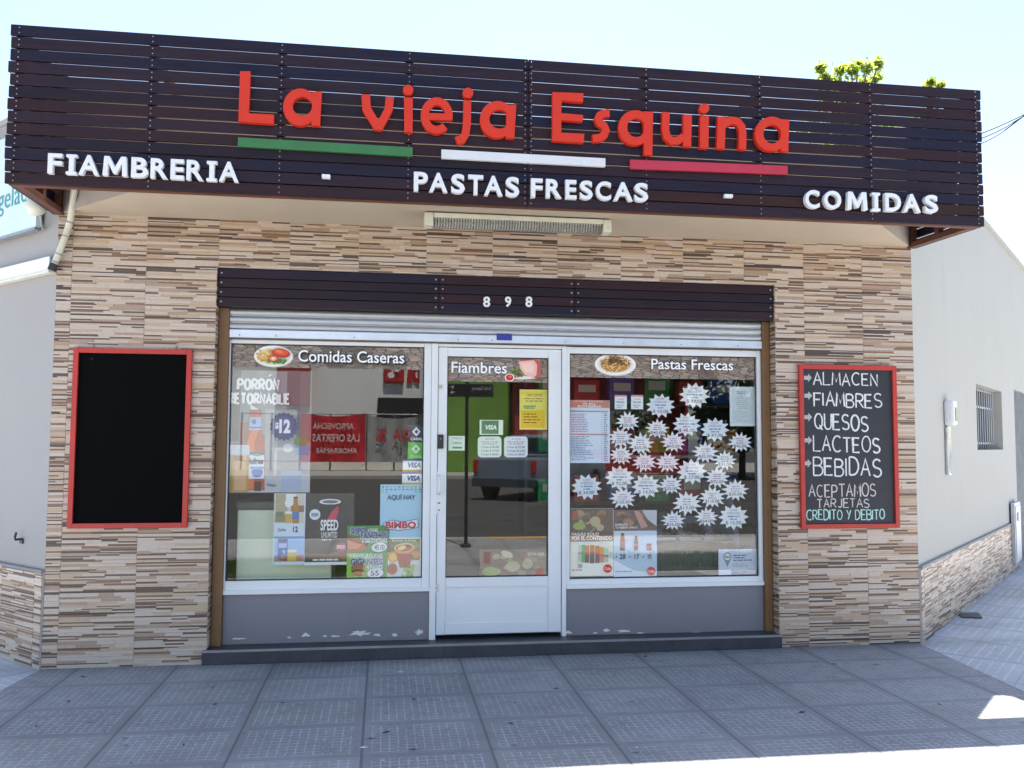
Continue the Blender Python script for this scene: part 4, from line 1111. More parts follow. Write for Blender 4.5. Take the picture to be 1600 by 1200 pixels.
# fruit drink
f = Flat(YQ - .001); f.base(606.5, 840, 657.5, 906.5, 'dcdcd0')
f.rect(608.5, 842, 655.8, 876, '5f6a34'); f.ell(645, 850, 11, 8, '7a8a4a'); f.rect(608.5, 876, 655.8, 904.5, 'c9ccc4'); f.ell(614, 870, 8, 9, 'e08a2a'); f.ell(614, 870, 5.5, 6.5, 'f0b85a'); f.ell(650, 866, 6, 6, 'd8882e'); f.ell(613, 889, 8, 9, 'a84a30')
f.poly([(617, 856), (646, 856), (641, 882), (634, 887), (624, 885)], 'a83a22'); f.poly([(617, 856), (646, 856), (644, 866), (620, 866)], 'd8763a'); f.ell(631.5, 856, 16, 7.5, 'efc27a', 20, .06); f.ell(631.5, 856, 13.5, 5.6, 'b4503a', 20, .06); f.ell(628, 856, 7, 3.4, 'e8cf8a', 12, .3); f.ell(637, 853, 4, 2, '6a2a22', 12)
for i in range(14): f.ell(r.uniform(628, 652), r.uniform(884, 901), 4, 2.4, r.choice(('7d9a42', '98b25a', '5f7f36')), 10, r.uniform(-1, 1))
f.text('Ensalada de Frutas', 613, 842.6, 650, 846, 'f0ead8', .01)
f.build('fruit_drink_poster', 'poster of a cup of fruit salad with oranges and green leaves', 'poster')
# card stickers
f = Flat(YQ); f.base(638, 664, 662.5, 690, '1c2440'); f.poly([(650.5, 667), (657, 674.5), (650.5, 682), (644, 674.5)], 'e8ecf2'); f.poly([(650.5, 671), (653.5, 674.5), (650.5, 678), (647.5, 674.5)], '1c2440'); f.text('CABAL', 641.5, 683.5, 660, 688, 'e8ecf2', .02)
f.build('card_sticker', 'dark navy card sticker with a white diamond mark', 'sticker', 'payment card stickers on the shop windows')
f = Flat(YQ); f.base(637.5, 691, 662, 717, '54b42c'); f.poly([(650, 694), (656.5, 701.5), (650, 709), (643.5, 701.5)], 'e8f4e2'); f.poly([(650, 698), (653, 701.5), (650, 705), (647, 701.5)], '54b42c'); f.text('CABAL', 641.5, 711, 659, 715.5, 'c8e8ba', .0)
f.build('card_sticker', 'bright green card sticker with a white diamond mark', 'sticker', 'payment card stickers on the shop windows')
for (x, y, lb) in ((629.5, 717, 'upper small white card sticker with blue and gold stripes under the green sticker'), (628.5, 737.5, 'lower small white card sticker with blue and gold stripes touching the bread poster')):
    f = Flat(YQ); f.base(x, y, x + 32, y + 19.5, 'dfe3ee'); f.rect(x, y, x + 32, y + 3, '24358c'); f.rect(x, y + 16.5, x + 32, y + 19.5, 'c8a04a'); f.text('VISA', x + 6, y + 5.5, x + 28, y + 14, '24358c', .05, skew=.2)
    f.build('card_sticker', lb, 'sticker', 'payment card stickers on the shop windows')
# door papers
f = Flat(YQ); f.base(749.5, 656, 786, 679.5, 'dfe4da'); f.rect(752.5, 657, 779, 678, '4a6a5a'); f.text('VISA', 757, 664, 776, 671.5, 'f0f4f0', .04, skew=.2); f.lines(757, 659, 774, 661.5, 1, '2a3a30', .5, .9, 8)
f.build('card_sticker', 'dark green card sticker with a pale strip on the door', 'sticker', 'payment card stickers on the shop windows')
f = Flat(YQ); f.base(812, 608.5, 857, 671.5, 'e8dc70'); f.rect(814, 611, 853, 640, 'e6d044'); f.rect(814, 617, 853, 639, 'e8da6a'); f.rect(814, 641, 851, 668.5, 'dcc21e'); f.text('SRES CLIENTES', 824, 615.5, 847, 619.5, '8a7a30', .01); f.lines(818, 621, 850, 629, 2, '9a8438', .4, .95, 2, True); f.lines(818, 633, 847, 639, 2, '4a8a5a', .7, .95, 3); f.lines(818, 645, 849, 663, 4, '6a4a14', .35, .95, 4)
f.build('yellow_notice', 'yellow printed notice in a clear sleeve on the door glass', 'notice')
f = Flat(YQ); f.base(701, 681, 726, 704, 'dfe6e2'); f.text('TOQUE', 706.5, 683.5, 722, 686.5, '7a8480', .01); f.text('TIMBRE', 706, 690.5, 721.5, 694, 'a87a74', .01); f.poly([(706.5, 699.5), (709.5, 697), (709.5, 698), (722, 698), (722, 701), (709.5, 701), (709.5, 702)], '3a9a6a')
f.build('bell_notice', 'small white notice with a green arrow beside the door handle', 'notice')
def rounded(f, x0, y0, x1, y1, rad, c):
    pts = []
    for (cx, cy, a0) in ((x1 - rad, y0 + rad, -90), (x1 - rad, y1 - rad, 0), (x0 + rad, y1 - rad, 90), (x0 + rad, y0 + rad, 180)):
        for i in range(6): a = math.radians(a0 + 90 * i / 5); pts.append((cx + rad * math.cos(a), cy + rad * math.sin(a)))
    f.poly(pts, c)
for (x, rowsx, lb) in ((746.5, ('1 Copa $ 95,00', '2 Copas $ 175,00', '3 Copas $ 260,00'), 'white rounded price card on the door in front of the green reflection'), (787.5, ('1 Kilo $ 97,00', '2 Kilos $ 6,00', '3 Kilos $ 180,00'), 'white rounded price card on the door nearer the yellow notice')):
    f = Flat(YQ); rounded(f, x, 682, x + 37, 714.5, 5.5, 'e4e9f0'); f.lines(x + 10, 684, x + 28, 688, 2, 'a8a4b0', .4, .9, 5, True); f.lines(x + 4, 689, x + 33, 695.5, 2, 'a88a98' if x > 780 else '9aa0ae', .4, 1, 6, True)
    for i, t_ in enumerate(rowsx): f.text(t_, x + 5, 697 + i * 5.7, x + 32.5, 700.8 + i * 5.7, '44506e', .008)
    f.build('price_card', lb, 'price card', 'rounded price cards on the door')
r = random.Random(31)
f = Flat(YQ); f.base(749.5, 858.5, 855.5, 902, '5f4a38'); f.rect(750, 859, 855, 901.5, '6a5540')
def food(f, x0, y0, x1, y1, n, cols, rx=9, ry=5):
    for i in range(n):
        a, b = r.uniform(rx * .7, rx), r.uniform(ry * .6, ry)
        f.ell(r.uniform(x0 + a, x1 - a), r.uniform(y0 + b, y1 - b), a, b, r.choice(cols), 10, r.uniform(-.5, .5) if a < 8 else 0)
food(f, 750, 859, 855, 901, 26, ('7a6048', '8a7458', 'a08e6a', '6f3f2c', '7d8248', '8c5a44'))
f.ell(766, 893, 13, 7, '8a9a48'); f.ell(801, 885, 11, 8, 'b0a47c'); f.ell(824, 881, 8, 8, 'a8a27c'); f.ell(792, 866, 10, 5, 'b8b090', 16, -.4); f.rect(756, 862, 766, 880, '8a3a2a'); f.rect(838, 888.5, 847.5, 898, 'c04a34'); f.text('SENTÍ EL SABOR', 824, 862, 850, 867.5, 'e8e2da', .01)
f.build('food_poster', 'wide brown poster of cut vegetables and meat low on the door glass', 'poster')
# menu
f = Flat(YQ); f.base(891, 625, 953, 723.5, 'c9d4ea'); f.rect(891.3, 625.3, 953, 637.5, 'c87a62'); f.text('LA VIEJA ESQUINA', 898, 626.3, 943, 628.8, 'eedcd4', .01); f.text('898 - MENU', 911, 629.6, 931, 632.4, 'f0e0d8', .02); f.text('ROTISERIA', 903, 633, 940, 637, 'f6ece8', .02)
f.rect(891.5, 641.5, 950.5, 644, '9a8880'); f.rect(891.5, 677.5, 950.5, 680, 'b07a78'); f.lines(892.5, 646, 925, 676, 11, '6a7698', .35, 1.0, 7); f.lines(892.5, 681, 928, 720, 14, '6a7698', .35, 1.0, 9); f.rect(940, 645, 940.5, 721, '8a96b4'); f.lines(943.5, 645, 950, 721, 26, '6a7290', .45, 1.0, 11)
f.build('menu_sheet', 'tall white menu sheet with an orange heading', 'menu')
for (x, lb) in ((960.5, 'small white card with a pink heading close to the menu sheet'), (986, 'small white card with a pink heading touching the 10,00 price burst')):
    f = Flat(YQ); f.base(x, 617, x + 19, 639.5, 'dde2ea'); f.rect(x, 617, x + 19, 620, 'd08a88'); f.lines(x + 3, 622, x + 16, 626, 1, 'b0a8b4', .4, .9, 4, True); f.text('90,00', x + 3, 627, x + 15, 630.5, '5a6070', .01); f.lines(x + 3, 632, x + 16, 638, 2, '8a90a0', .4, .9, 6)
    f.build('price_card', lb, 'price card', 'little white cards beside the menu')
f = Flat(YQ); f.base(1140, 604, 1181.5, 666, 'ccd4d6'); f.rect(1143, 609, 1177.5, 662, 'c2ccd0'); f.lines(1147, 611, 1174, 617, 2, '5a6468', .4, 1, 3, True); f.lines(1148, 618, 1172, 640, 7, '98a2a6', .3, .9, 4, True); f.lines(1145, 642, 1172, 660, 5, 'a8b0b4', .25, .9, 5)
f.build('paper_notice', 'pale printed paper notice high in the window corner beside the brown rail', 'notice')
# soft drink posters
f = Flat(YQ); f.base(890.5, 794.5, 958.5, 899.5, 'dcdcd0'); f.rect(890.8, 794.8, 958, 845.5, '6a5446'); food(f, 891, 795, 958, 832, 20, ('8a4a38', '8a7458', 'a08e6a', '6f5a44', '9aa45a', 'b0a484'), 8, 6); f.ell(905, 822, 10, 6, '96a652'); f.ell(930, 815, 8, 8, 'b4a67e'); f.rect(893, 799, 903, 812, 'a2523e'); f.rect(890.8, 832.5, 958, 845.5, '5a4c46')
f.text('PAGÁS SOLO', 893, 831, 935.5, 837, 'f0ece8', .03); f.text('POR EL CONTENIDO', 893, 838, 956, 843.5, 'f0ece8', .03)
f.rect(890.8, 850, 958, 861, 'e6dfc8')
for (x, c1, c2, t0) in ((906, 'a8c8a8', '88b090', 852), (911.5, '6ab07a', '3a8a54', 851), (916.5, 'c87a3a', '4a3a30', 852.5), (924.5, 'c87a3a', '4a3a30', 851.5), (932.5, 'c87a3a', '4a3a30', 852.5), (939.5, 'dc8a3a', 'c86a4a', 854.5), (946, 'a8c4a0', '90b090', 856)):
    f.rect(x - 3, t0, x + 3.6, t0 + 13, c1); f.rect(x - 3, t0 + 13, x + 3.6, 880 - abs(x - 925) * .12, c2); f.rect(x - 3, t0 + 11, x + 3.6, t0 + 14, 'b04a3a' if c2 != '3a8a54' else '4a9a64')
f.text('30', 902.5, 881, 908.5, 887, '4a4a50', .01); f.lines(893, 889, 915, 892, 1, 'a8645a', .5, 1, 3); f.ell(949, 888, 6.5, 6.5, 'd04438'); f.text('Cola', 944.5, 886, 953.5, 890, 'f4dcd8', .02)
f.build('drinks_poster', 'poster with a row of orange and green returnable bottles below a food photograph', 'poster')
f = Flat(YQ - .001); f.base(958.8, 797, 1026.5, 904, 'c3d3ea'); f.rect(959, 797, 1026, 829, '6a5450'); food(f, 959, 797, 1026, 829, 14, ('7a5a4c', '8a6a58', '5f4840', '9a7060'), 8, 5); f.poly([(1003, 797), (1026, 797), (1026, 822), (1012, 812)], 'b8bcc0'); f.poly([(990, 798), (998, 798), (1012, 822), (1002, 826)], 'b88a80'); f.ell(983, 817, 7, 5, 'a8785a'); f.text('DISFRUTÁ', 961, 817.5, 980, 821, 'f0eae6', .03); f.text('TU SABOR ÚNICO', 961, 822, 996, 825.5, 'f0eae6', .02)
for (cx, top, wd) in ((972.5, 833, 7.4), (993.7, 837, 6)):
    bottle(f, cx, top, 860, wd, '7a3a30', ('5a2a24',)); f.rect(cx - wd * .5, top + 12, cx + wd * .5, top + 16, 'c85a50')
f.rect(1010, 849, 1017.5, 860, 'a83a3a'); f.rect(1011, 852, 1016.5, 857, 'd88a88')
for (a, b, t_) in ((968, 977, '28'), (991, 998.5, '17'), (1012, 1017.5, '10')): f.text(t_, a, 865.5, b, 873.5, '3c4658', .01)
for x in (961.5, 982.5, 1003.5): f.text('$', x, 868, x + 2.5, 871.5, '5a6478', .01)
f.lines(961, 891, 999, 894, 1, '8a94a8', .5, 1, 3); f.ell(1017, 892, 6.2, 6.4, 'd0443a'); f.text('Cola', 1012.5, 890, 1021.5, 894, 'f4dcd8', .02)
f.build('drinks_poster', 'pale poster pricing two bottles and a can of cola', 'poster')
f = Flat(YQ); f.base(1122.5, 858.5, 1184, 905.5, 'c9cfde'); f.ell(1136.5, 870, 6.4, 6.8, '7f8896'); f.poly([(1130.5, 872), (1142.5, 872), (1136.5, 886)], '7f8896'); f.ell(1136.5, 870, 4.8, 5, 'dfe4ec'); f.text('Red', 1133, 868, 1140, 872, '4a5262', .03); f.lines(1145.5, 866, 1176, 877, 3, '5a6478', .45, 1, 3); f.lines(1145, 880, 1172, 886, 2, '9aa4b4', .4, .9, 4); f.rect(1142.5, 890, 1183, 898.5, '7a869e'); f.lines(1145, 892, 1170, 897, 1, '5c6880', .5, 1, 5)
f.build('payment_notice', 'white landscape notice with a grey map pin in the lower window corner', 'notice')

# starburst price cards
BJ = [1.0, 1.0, .93, 1.02, 1.05, .97, 1.0, 1.04, .95, 1.0, 1.08, 1.0]
def big_tag(x, y, price, label, k=0):
    rv = random.Random(k + 70); z_ = rv.uniform(.95, 1.05)
    f = Flat(YQ + .0015 * (k % 3)); burst(f, x, y, 23.5 * z_, 16.5 * z_, 12, rv.choice(('dde3f2', 'e4e6ee', 'd6dcf0')), rv.uniform(-.12, .2), 1.0, .84, [1, 1, .96, 1.02, 1.03, .98])
    f.text('SUPER', x - 6, y - 12.5, x + 6, y - 9.5, 'a0909c', .01); f.text('OFERTA!!', x - 10, y - 8, x + 10, y - 4, '8a90a4', .01); f.lines(x - 13, y - 3, x + 13, y + 1, 1, '6a80b4', .5, 1, k, True); f.lines(x - 7, y + 1.5, x + 7, y + 5, 1, '6a80b4', .5, 1, k + 3, True)
    f.text('$ ' + price, x - 12, y + 6, x + 12, y + 12, '54505e', .0)
    f.build('price_burst', label, 'price card', 'starburst price cards in the window')
def small_tag(x, y, price, label, k=0, sc=1.0):
    rv = random.Random(k + 90); z_ = sc * rv.uniform(.92, 1.07)
    f = Flat(YQ + .0015 * (k % 3)); burst(f, x, y - 1, 19.5 * z_, 12 * z_, 13, rv.choice(('e2e0f2', 'ece6ea', 'dcdcf4')), rv.uniform(-.1, .5), 1.02, .86, [1.0, 1, .88, 1, 1.06, 1, .93, 1, 1.08, .98])
    f.lines(x - 8 * sc, y - 8 * sc, x + 8 * sc, y + 2 * sc, 3, ('a07a9a', '8a84a4', 'a8849a')[k % 3], .4, .95, k, True)
    wt = 11 if len(price) > 5 else 10
    f.text('$' + price, x - wt * sc, y + 2.5 * sc, x + wt * sc, y + 8 * sc, '3a4258', .006)
    f.build('price_burst', label, 'price card', 'starburst price cards in the window')
S = ' starburst price card '
for i, (x, y, p_, lb) in enumerate([
        (1085, 618, '39,00', 'big white' + S + 'set highest of all, reading 39,00'), (1032, 634, '10,00', 'big white' + S + 'next to the two small cards, reading 10,00'),
        (1073, 663.5, '48,00', 'big white' + S + 'straight below the highest one, reading 48,00'), (1117, 671.5, '47,00', 'big white' + S + 'nearest the pale paper notice, reading 47,00'),
        (916.5, 761, '34,00', 'big white' + S + 'alone below the menu sheet, reading 34,00'), (968, 746.5, '92,00', 'big white' + S + 'above the red drinks poster, reading 92,00'),
        (1009.5, 760, '14,00', 'big white' + S + 'above the cola can poster, reading 14,00'), (1081, 737, '17,00', 'big white' + S + 'in the centre of the crowd, reading 17,00'),
        (1146, 808, '15,00', 'big white' + S + 'just above the map pin notice, reading 15,00')]):
    big_tag(x, y, p_, lb, i)
for i, (x, y, p_, lb) in enumerate([
        (981, 659.5, '25,00', 'small pinkish' + S + 'under the little heading cards, reading 25,00'), (1027, 671, '42,00', 'small pinkish' + S + 'below the 10,00 burst, reading 42,00'),
        (969.5, 685, '23,00', 'small cream' + S + 'touching the menu sheet edge, reading 23,00'), (1001, 694.5, '65,00', 'small pinkish' + S + 'over a green packet, reading 65,00'),
        (1052, 692, '63,00', 'small pinkish' + S + 'in the gap under the 48,00 burst, reading 63,00'), (1102, 708, '32,00', 'small pinkish' + S + 'under the 47,00 burst, reading 32,00'),
        (1156.5, 692, '42,00', 'small pinkish' + S + 'under the pale paper notice, reading 42,00'), (970.5, 712.5, '105,00', 'small pinkish' + S + 'at the menu foot, reading 105,00'),
        (1007, 723.5, '33,00', 'small pinkish' + S + 'above the 14,00 burst, reading 33,00'), (1043, 724, '16,00', 'small pinkish' + S + 'beside the central 17,00 burst, reading 16,00'),
        (1132.5, 720.5, '31,00', 'small pinkish' + S + 'in front of a yellow packet, reading 31,00'), (1120.5, 747.5, '92,00', 'small pinkish' + S + 'under the 31,00 burst, reading 92,00'),
        (1048, 758.5, '35,00', 'small pinkish' + S + 'beside the 14,00 burst, reading 35,00'), (1149, 767, '30,00', 'small pinkish' + S + 'by the window edge, reading 30,00'),
        (973, 779.5, '105,00', 'small pinkish' + S + 'just over the drinks posters, reading 105,00'), (1113, 778, '110,00', 'small pinkish' + S + 'above the 64,00 burst, reading 110,00'),
        (1073.5, 787.5, '13,00', 'mid sized pinkish' + S + 'with long points, reading 13,00'), (1052, 814.5, '35,00', 'small pinkish' + S + 'lowest of all beside the cola poster, reading 35,00'),
        (1104, 809, '64,00', 'small pinkish' + S + 'low down beside the 15,00 burst, reading 64,00')]):
    small_tag(x, y, p_, lb, i, 1.15 if p_ == '13,00' else 1.0)

# ------------------------------------------------------------------ inside: freezer, deli counter, packets
fz = thing('chest_freezer', 'pale green chest freezer standing close behind the glass', 'freezer', (1.4, .45, .1))
PGREEN = surf('pale_green_enamel', (.74, .80, .60), .4, var=.05)
w = MB(); w.box(1.19, 1.86, .26, .80, .12, 1.02, PGREEN, bev=.012); w.build('freezer_body', fz)
w = MB(); w.box(1.18, 1.87, .25, .81, 1.021, 1.08, surf('dark_freezer_lid', (.05, .05, .055), .35), bev=.008); w.build('freezer_lid', fz)
w = MB(); w.box(1.75, 1.84, .2545, .2595, .62, .66, GREYMETAL); w.build('maker_plate', fz)
dc = thing('deli_counter', 'glass fronted deli counter with a blue grey end panel inside the shop', 'display counter', (4.4, .8, .1))
BLUEG = surf('blue_grey_enamel', (.24, .29, .38), .35, var=.05)
w = MB(); w.box(3.7, 5.05, .55, 1.3, .1, .72, surf('counter_base', (.20, .20, .19), .5)); w.box(3.7, 5.05, .53, .549, .66, .72, surf('wood_edge_band', (.22, .12, .06), .5)); w.build('counter_base', dc)
w = MB()
vs = [(5.052, .50, .1), (5.052, 1.3, .1), (5.052, 1.3, 1.4), (5.052, .9, 1.4), (5.052, .58, .85)]; vs2 = [(5.092, b, c_) for _, b, c_ in vs]
w.mesh(vs + vs2, [(0, 1, 2, 3, 4), (9, 8, 7, 6, 5)] + [(i, (i + 1) % 5, 5 + (i + 1) % 5, 5 + i) for i in range(5)], BLUEG); w.build('end_panel', dc)
w = MB(); w.mesh([(3.7, .57, .73), (5.05, .57, .73), (5.05, .62, .95), (3.7, .62, .95), (5.05, .92, 1.38), (3.7, .92, 1.38)], [(0, 1, 2, 3), (3, 2, 4, 5)], GLASS); w.build('curved_glass', dc)
w = MB(); w.box(3.7, 5.05, .92, 1.3, 1.385, 1.41, surf('counter_top', (.30, .31, .32), .3)); w.build('counter_top', dc)
r = random.Random(17)
for i in range(6):
    x = 3.78 + i * .21; w = MB(); w.box(x, x + .18, .64, .95, .722, .75, surf('steel_tray', (.5, .5, .5), .3, metal=.6), bev=.006)
    c_ = [(.30, .10, .08), (.40, .28, .12), (.16, .20, .06), (.42, .20, .14), (.45, .40, .28), (.22, .08, .05)][i]; m = surf('tray_food_%s' % 'abcdef'[i], c_, .6, var=.4, nscale=30)
    for j in range(9): w.ell((x + r.uniform(.03, .15), r.uniform(.68, .92), .765), .03, .03, .02, m, 8, 5)
    tag(w.build('food_tray', center=True), ('steel tray of dark red cold cuts', 'steel tray of golden fried food', 'steel tray of green olives', 'steel tray of pink sliced ham', 'steel tray of pale cheese', 'steel tray of brown sausages')[i] + ' in the deli counter', 'food tray', 'trays in the deli counter')
sh = thing('shelf_unit', 'dark shelf unit with rows of packets inside the shop', 'shelf', (4.4, 1.7, .1))
w = MB()
for z in (.5, .95, 1.4, 1.85, 2.3): w.box(3.5, 5.6, 1.50, 1.85, z, z + .025, surf('dark_shelf_board', (.06, .05, .05), .5))
w.build('shelf_board', sh)
w = MB()
for x in (3.47, 4.53, 5.6): w.box(x, x + .03, 1.49, 1.86, .1, 2.35, surf('dark_shelf_post', (.05, .05, .05), .5))
w.build('shelf_post', sh)
pk = [('green', (.03, .42, .12)), ('yellow', (.80, .60, .05)), ('red', (.65, .05, .04)), ('lime', (.50, .65, .06)), ('blue', (.06, .16, .55)), ('orange', (.80, .28, .04))]
rowsn = ['lowest', 'second', 'third', 'top']
for j, z in enumerate((.975, 1.425, 1.875)):
    for i in range(6):
        nm, c_ = pk[(i * 2 + j * 3) % 6 if j != 1 else i]
        x = 3.6 + i * .33; h = .22 + .03 * ((i + j) % 3)
        w = MB(); m = surf('packet_' + nm, c_, .4, var=.2, nscale=10)
        w.box(x, x + .24, 1.52, 1.66, z + .001, z + h, m, bev=.02); w.box(x + .04, x + .20, 1.517, 1.5195, z + h * .45, z + h * .75, ink('d8d4c8'))
        tag(w.build('packet', center=True), '%s food packet on the %s shelf inside the shop, place %s along' % (nm, ('lower', 'middle', 'upper')[j], ('one', 'two', 'three', 'four', 'five', 'six')[i]), 'packet', 'packets on the shop shelves')

# ------------------------------------------------------------------ trees behind and cables
def leafmat(name, c, tr=.3):
    t = NT(name); oi = t.noise(t.geo(), 3.0, 2.0)
    t.set(Base_Color=t.ramp(oi, [(.35, tuple(x * .7 for x in c)), (.65, tuple(x * 1.35 for x in c))]), Roughness=.5)
    tl = t.n('ShaderNodeBsdfTranslucent'); tl.inputs[0].default_value = (min(.8, c[0] * 3), min(.8, c[1] * 2.8), c[2] * 1.5, 1)
    mx = t.n('ShaderNodeMixShader'); mx.inputs[0].default_value = tr
    t.t.links.new(t.b.outputs[0], mx.inputs[1]); t.t.links.new(tl.outputs[0], mx.inputs[2]); t.t.links.new(mx.outputs[0], t.out.inputs[0])
    return t.m
LEAF = leafmat('fresh_leaf', (.16, .21, .055), .6); LEAF_D = leafmat('dark_leaf', (.03, .05, .015), .15)
BARK = surf('bark', (.10, .075, .055), .9, var=.3, nscale=4, stretch=(3, 3, .6), bump=.5)
def tree(x, y, zt, rad, hgt, label, leaf, nl, ls, seed, tips):
    r = random.Random(seed); t = thing('tree', label, 'tree', (x, y, -.1))
    w_ = MB(); top = zt - hgt * .5
    w_.tube([(x, y, -.14), (x + .05, y, top * .4), (x - .04, y + .05, top * .8), (x, y, top + hgt * .15)], .17, BARK, 10, r1=.05)
    cl = []
    for (tx, ty, tz, tr_) in tips:
        c_ = Vector((tx, ty, tz)); cl.append((c_, tr_))
        w_.tube([(x, y, top * .8), (x + (tx - x) * .5, y + (ty - y) * .4, top * .8 + (tz - top * .8) * .6), (tx, ty, tz)], .05, BARK, 6, r1=.008)
    w_.build('trunk', t)
    cr = MB()
    per = nl // len(cl)
    for c_, tr_ in cl:
        for i in range(per):
            d = Vector((r.gauss(0, 1), r.gauss(0, 1), r.gauss(0, .8)))
            d = d.normalized() * tr_ * (r.random() ** .45 if leaf is LEAF_D else abs(r.gauss(.35, .55)))
            p = c_ + d
            n_ = Vector((r.gauss(0, 1), r.gauss(0, 1), r.gauss(.6, .8))).normalized(); a = n_.orthogonal().normalized(); b = n_.cross(a)
            q = r.uniform(0, 6.28); a, b = a * math.cos(q) + b * math.sin(q), b * math.cos(q) - a * math.sin(q)
            s_ = ls * r.uniform(.6, 1.3)
            cr.face([p - a * s_, p + b * s_ * .5 - a * s_ * .2, p + a * s_, p - b * s_ * .5 - a * s_ * .2], leaf)
    cr.build('crown', t, fix=False)
TY = 9.0
def T(px, py): return P(px, py, TY)
tp = []
for (px, py, rp) in ((1277, 112, 9), (1290, 120, 9), (1310, 112, 9), (1322, 118, 11), (1345, 114, 11), (1336, 106, 7), (1366, 104, 9), (1374, 118, 9), (1360, 122, 10), (1300, 130, 14), (1330, 138, 18), (1360, 140, 16), (1320, 165, 26), (1350, 175, 28), (1290, 160, 20), (1300, 215, 40), (1350, 230, 44), (1265, 205, 34), (1385, 205, 34), (1320, 270, 40), (1375, 275, 36), (1275, 265, 34)):
    p = T(px, py); tp.append((p.x, TY + random.uniform(-.25, .25), p.z, rp / 90.0))
c_ = T(1325, 100); tree(c_.x, TY, c_.z, 1.0, 1.6, 'bright yellow green tree top showing in several tufts over the canopy', LEAF, 6400, .05, 5, tp)
tp = []
for (px, py, rp) in ((1457, 126, 7), (1452, 136, 8), (1463, 138, 7), (1458, 158, 14), (1450, 178, 18), (1462, 215, 32), (1430, 225, 34), (1478, 240, 26), (1445, 275, 38), (1415, 270, 30)):
    p = T(px, py); tp.append((p.x, TY + random.uniform(-.15, .15), p.z, rp / 92.0))
c_ = T(1457, 122); tree(c_.x, TY + .1, c_.z, .5, 1.0, 'small single green tuft of a tree near the canopy end', LEAF, 2600, .05, 6, tp)
CAB = surf('black_cable', (.02, .02, .025), .5)
for (ya, yb, sag, lb) in ((205, 178, .1, 'upper of the thin black cables against the sky'), (211, 180, .22, 'middle of the thin black cables against the sky'), (219, 179, .34, 'lower of the thin black cables against the sky')):
    a = P(1490, ya + 18, 8.0); b = P(1602, yb, 8.0); d = b - a; w = MB(); pts = []
    for i in range(24):
        k = i / 23 * 2.6; p = a + d * k; p.z -= sag * .35 * math.sin(math.pi * min(1, k)) if k < 1 else 0; pts.append(p)
    w.tube(pts, .011, CAB, 6); tag(w.build('cable', center=True), lb, 'cable', 'overhead cables beside the canopy')

# ------------------------------------------------------------------ across the street: what the glass mirrors
def verge(x0, x1, y0, y1, nm, lb):
    r = random.Random(int(x0 * 10)); w_ = MB(); G = surf('grass_blade', (.07, .10, .025), .7, var=.4, nscale=8)
    w_.box(x0, x1, y0, y1, .001, .02, surf('verge_soil', (.06, .07, .03), .9, var=.3))
    for i in range(3500):
        x, y = r.uniform(x0, x1), r.uniform(y0, y1); h = r.uniform(.03, .08); a = r.uniform(0, 3.14); dx, dy = .006 * math.cos(a), .006 * math.sin(a); l = r.uniform(-.02, .02)
        w_.face([(x - dx, y - dy, .02), (x + dx, y + dy, .02), (x + l, y + l * .5, .02 + h)], G)
    tag(w_.build(nm, fix=False), kind='stuff')
verge(.3, 2.0, -4.9, -3.55, 'grass', ''); verge(5.2, 7.4, -5.0, -3.6, 'grass', '')
post = thing('street_sign', 'dark street name sign with arrows on a thin post, mirrored in the door', 'street sign', (3.42, -6.2, 0))
w = MB(); w.tube([(3.42, -6.2, .0), (3.42, -6.2, 2.62)], .026, BLACKP, 10); w.build('pole', post)
w = MB(); w.tube([(3.42, -6.2, .001), (3.42, -6.2, .05)], .075, DARKMETAL, 12); w.build('pole_base', post)
SGN = surf('dark_sign_plate', (.015, .018, .018), .5)
w = MB(); w.box(3.10, 3.80, -6.172, -6.155, 2.17, 2.36, SGN, bev=.004); pl = w.build('sign_plate', post)
w = MB(); vs, fs = glyphs('Gral. Ramos', .0); q = boxfit(vs, 0, 1, 2.27, 2.325); WT = surf('pale_sign_lettering', (.45, .48, .48), .6)
w.mesh([(3.77 - .28 * u, -6.154, z) for u, z in q], fs, WT)
for z, sg in ((2.31, 1), (2.235, -1)):
    c0 = 3.20; w.face([(c0 + sg * .03, -6.1538, z), (c0 + sg * .0, -6.1538, z + .03), (c0 + sg * .0, -6.1538, z + .008), (c0 - sg * .035, -6.1538, z + .008), (c0 - sg * .035, -6.1538, z - .008), (c0, -6.1538, z - .008), (c0, -6.1538, z - .03)], WT)
w.build('lettering', pl, fix=False)
# far pavement
g = MB(); g.slab([(-40, -60), (-40, -33.5), (60, -33.5), (60, -60)], -.149, .0, CONC); structure(g.build('far_pavement'))
WHW = surf('white_building_paint', (.80, .82, .81), .8, var=.05, nscale=.6); DRED = surf('dark_red_paint', (.30, .03, .03), .7, var=.1, nscale=.6); LIME = surf('lime_green_wall_paint', (.16, .32, .05), .7, var=.2, nscale=.8)
BRED = surf('banner_red_vinyl', (.50, .02, .03), .45, var=.1, nscale=2); SILV = surf('banner_silver_vinyl', (.30, .31, .31), .4, var=.15, nscale=3); DARKW = surf('dark_opening', (.02, .02, .022), .4)
mk = thing('supermarket', 'long white supermarket with red sign letters across the street, mirrored in the window', 'building', (0, -42, 0))
w = MB(); w.box(-16, 4.2, -52, -42, 0, 9.5, WHW); w.build('front_wall', mk)
w = MB(); w.box(1.9, 4.6, -41.98, -41.7, 2.35, 3.9, DARKW); w.build('dark_opening', mk)
w = MB(); w.box(-3.4, -1.7, -41.95, -41.2, 3.4, 6.4, DRED); w.build('red_awning', mk)
def fartext(body, x0, x1, y, z0, z1, mat, par, bold=.03, dep=.08):
    vs, fs = glyphs(body, bold); q = boxfit(vs, x1, x0, z0, z1); mb = MB()
    mb.mesh([(u, y, z) for u, z in q], fs, mat); mb.build('lettering', par, fix=False)
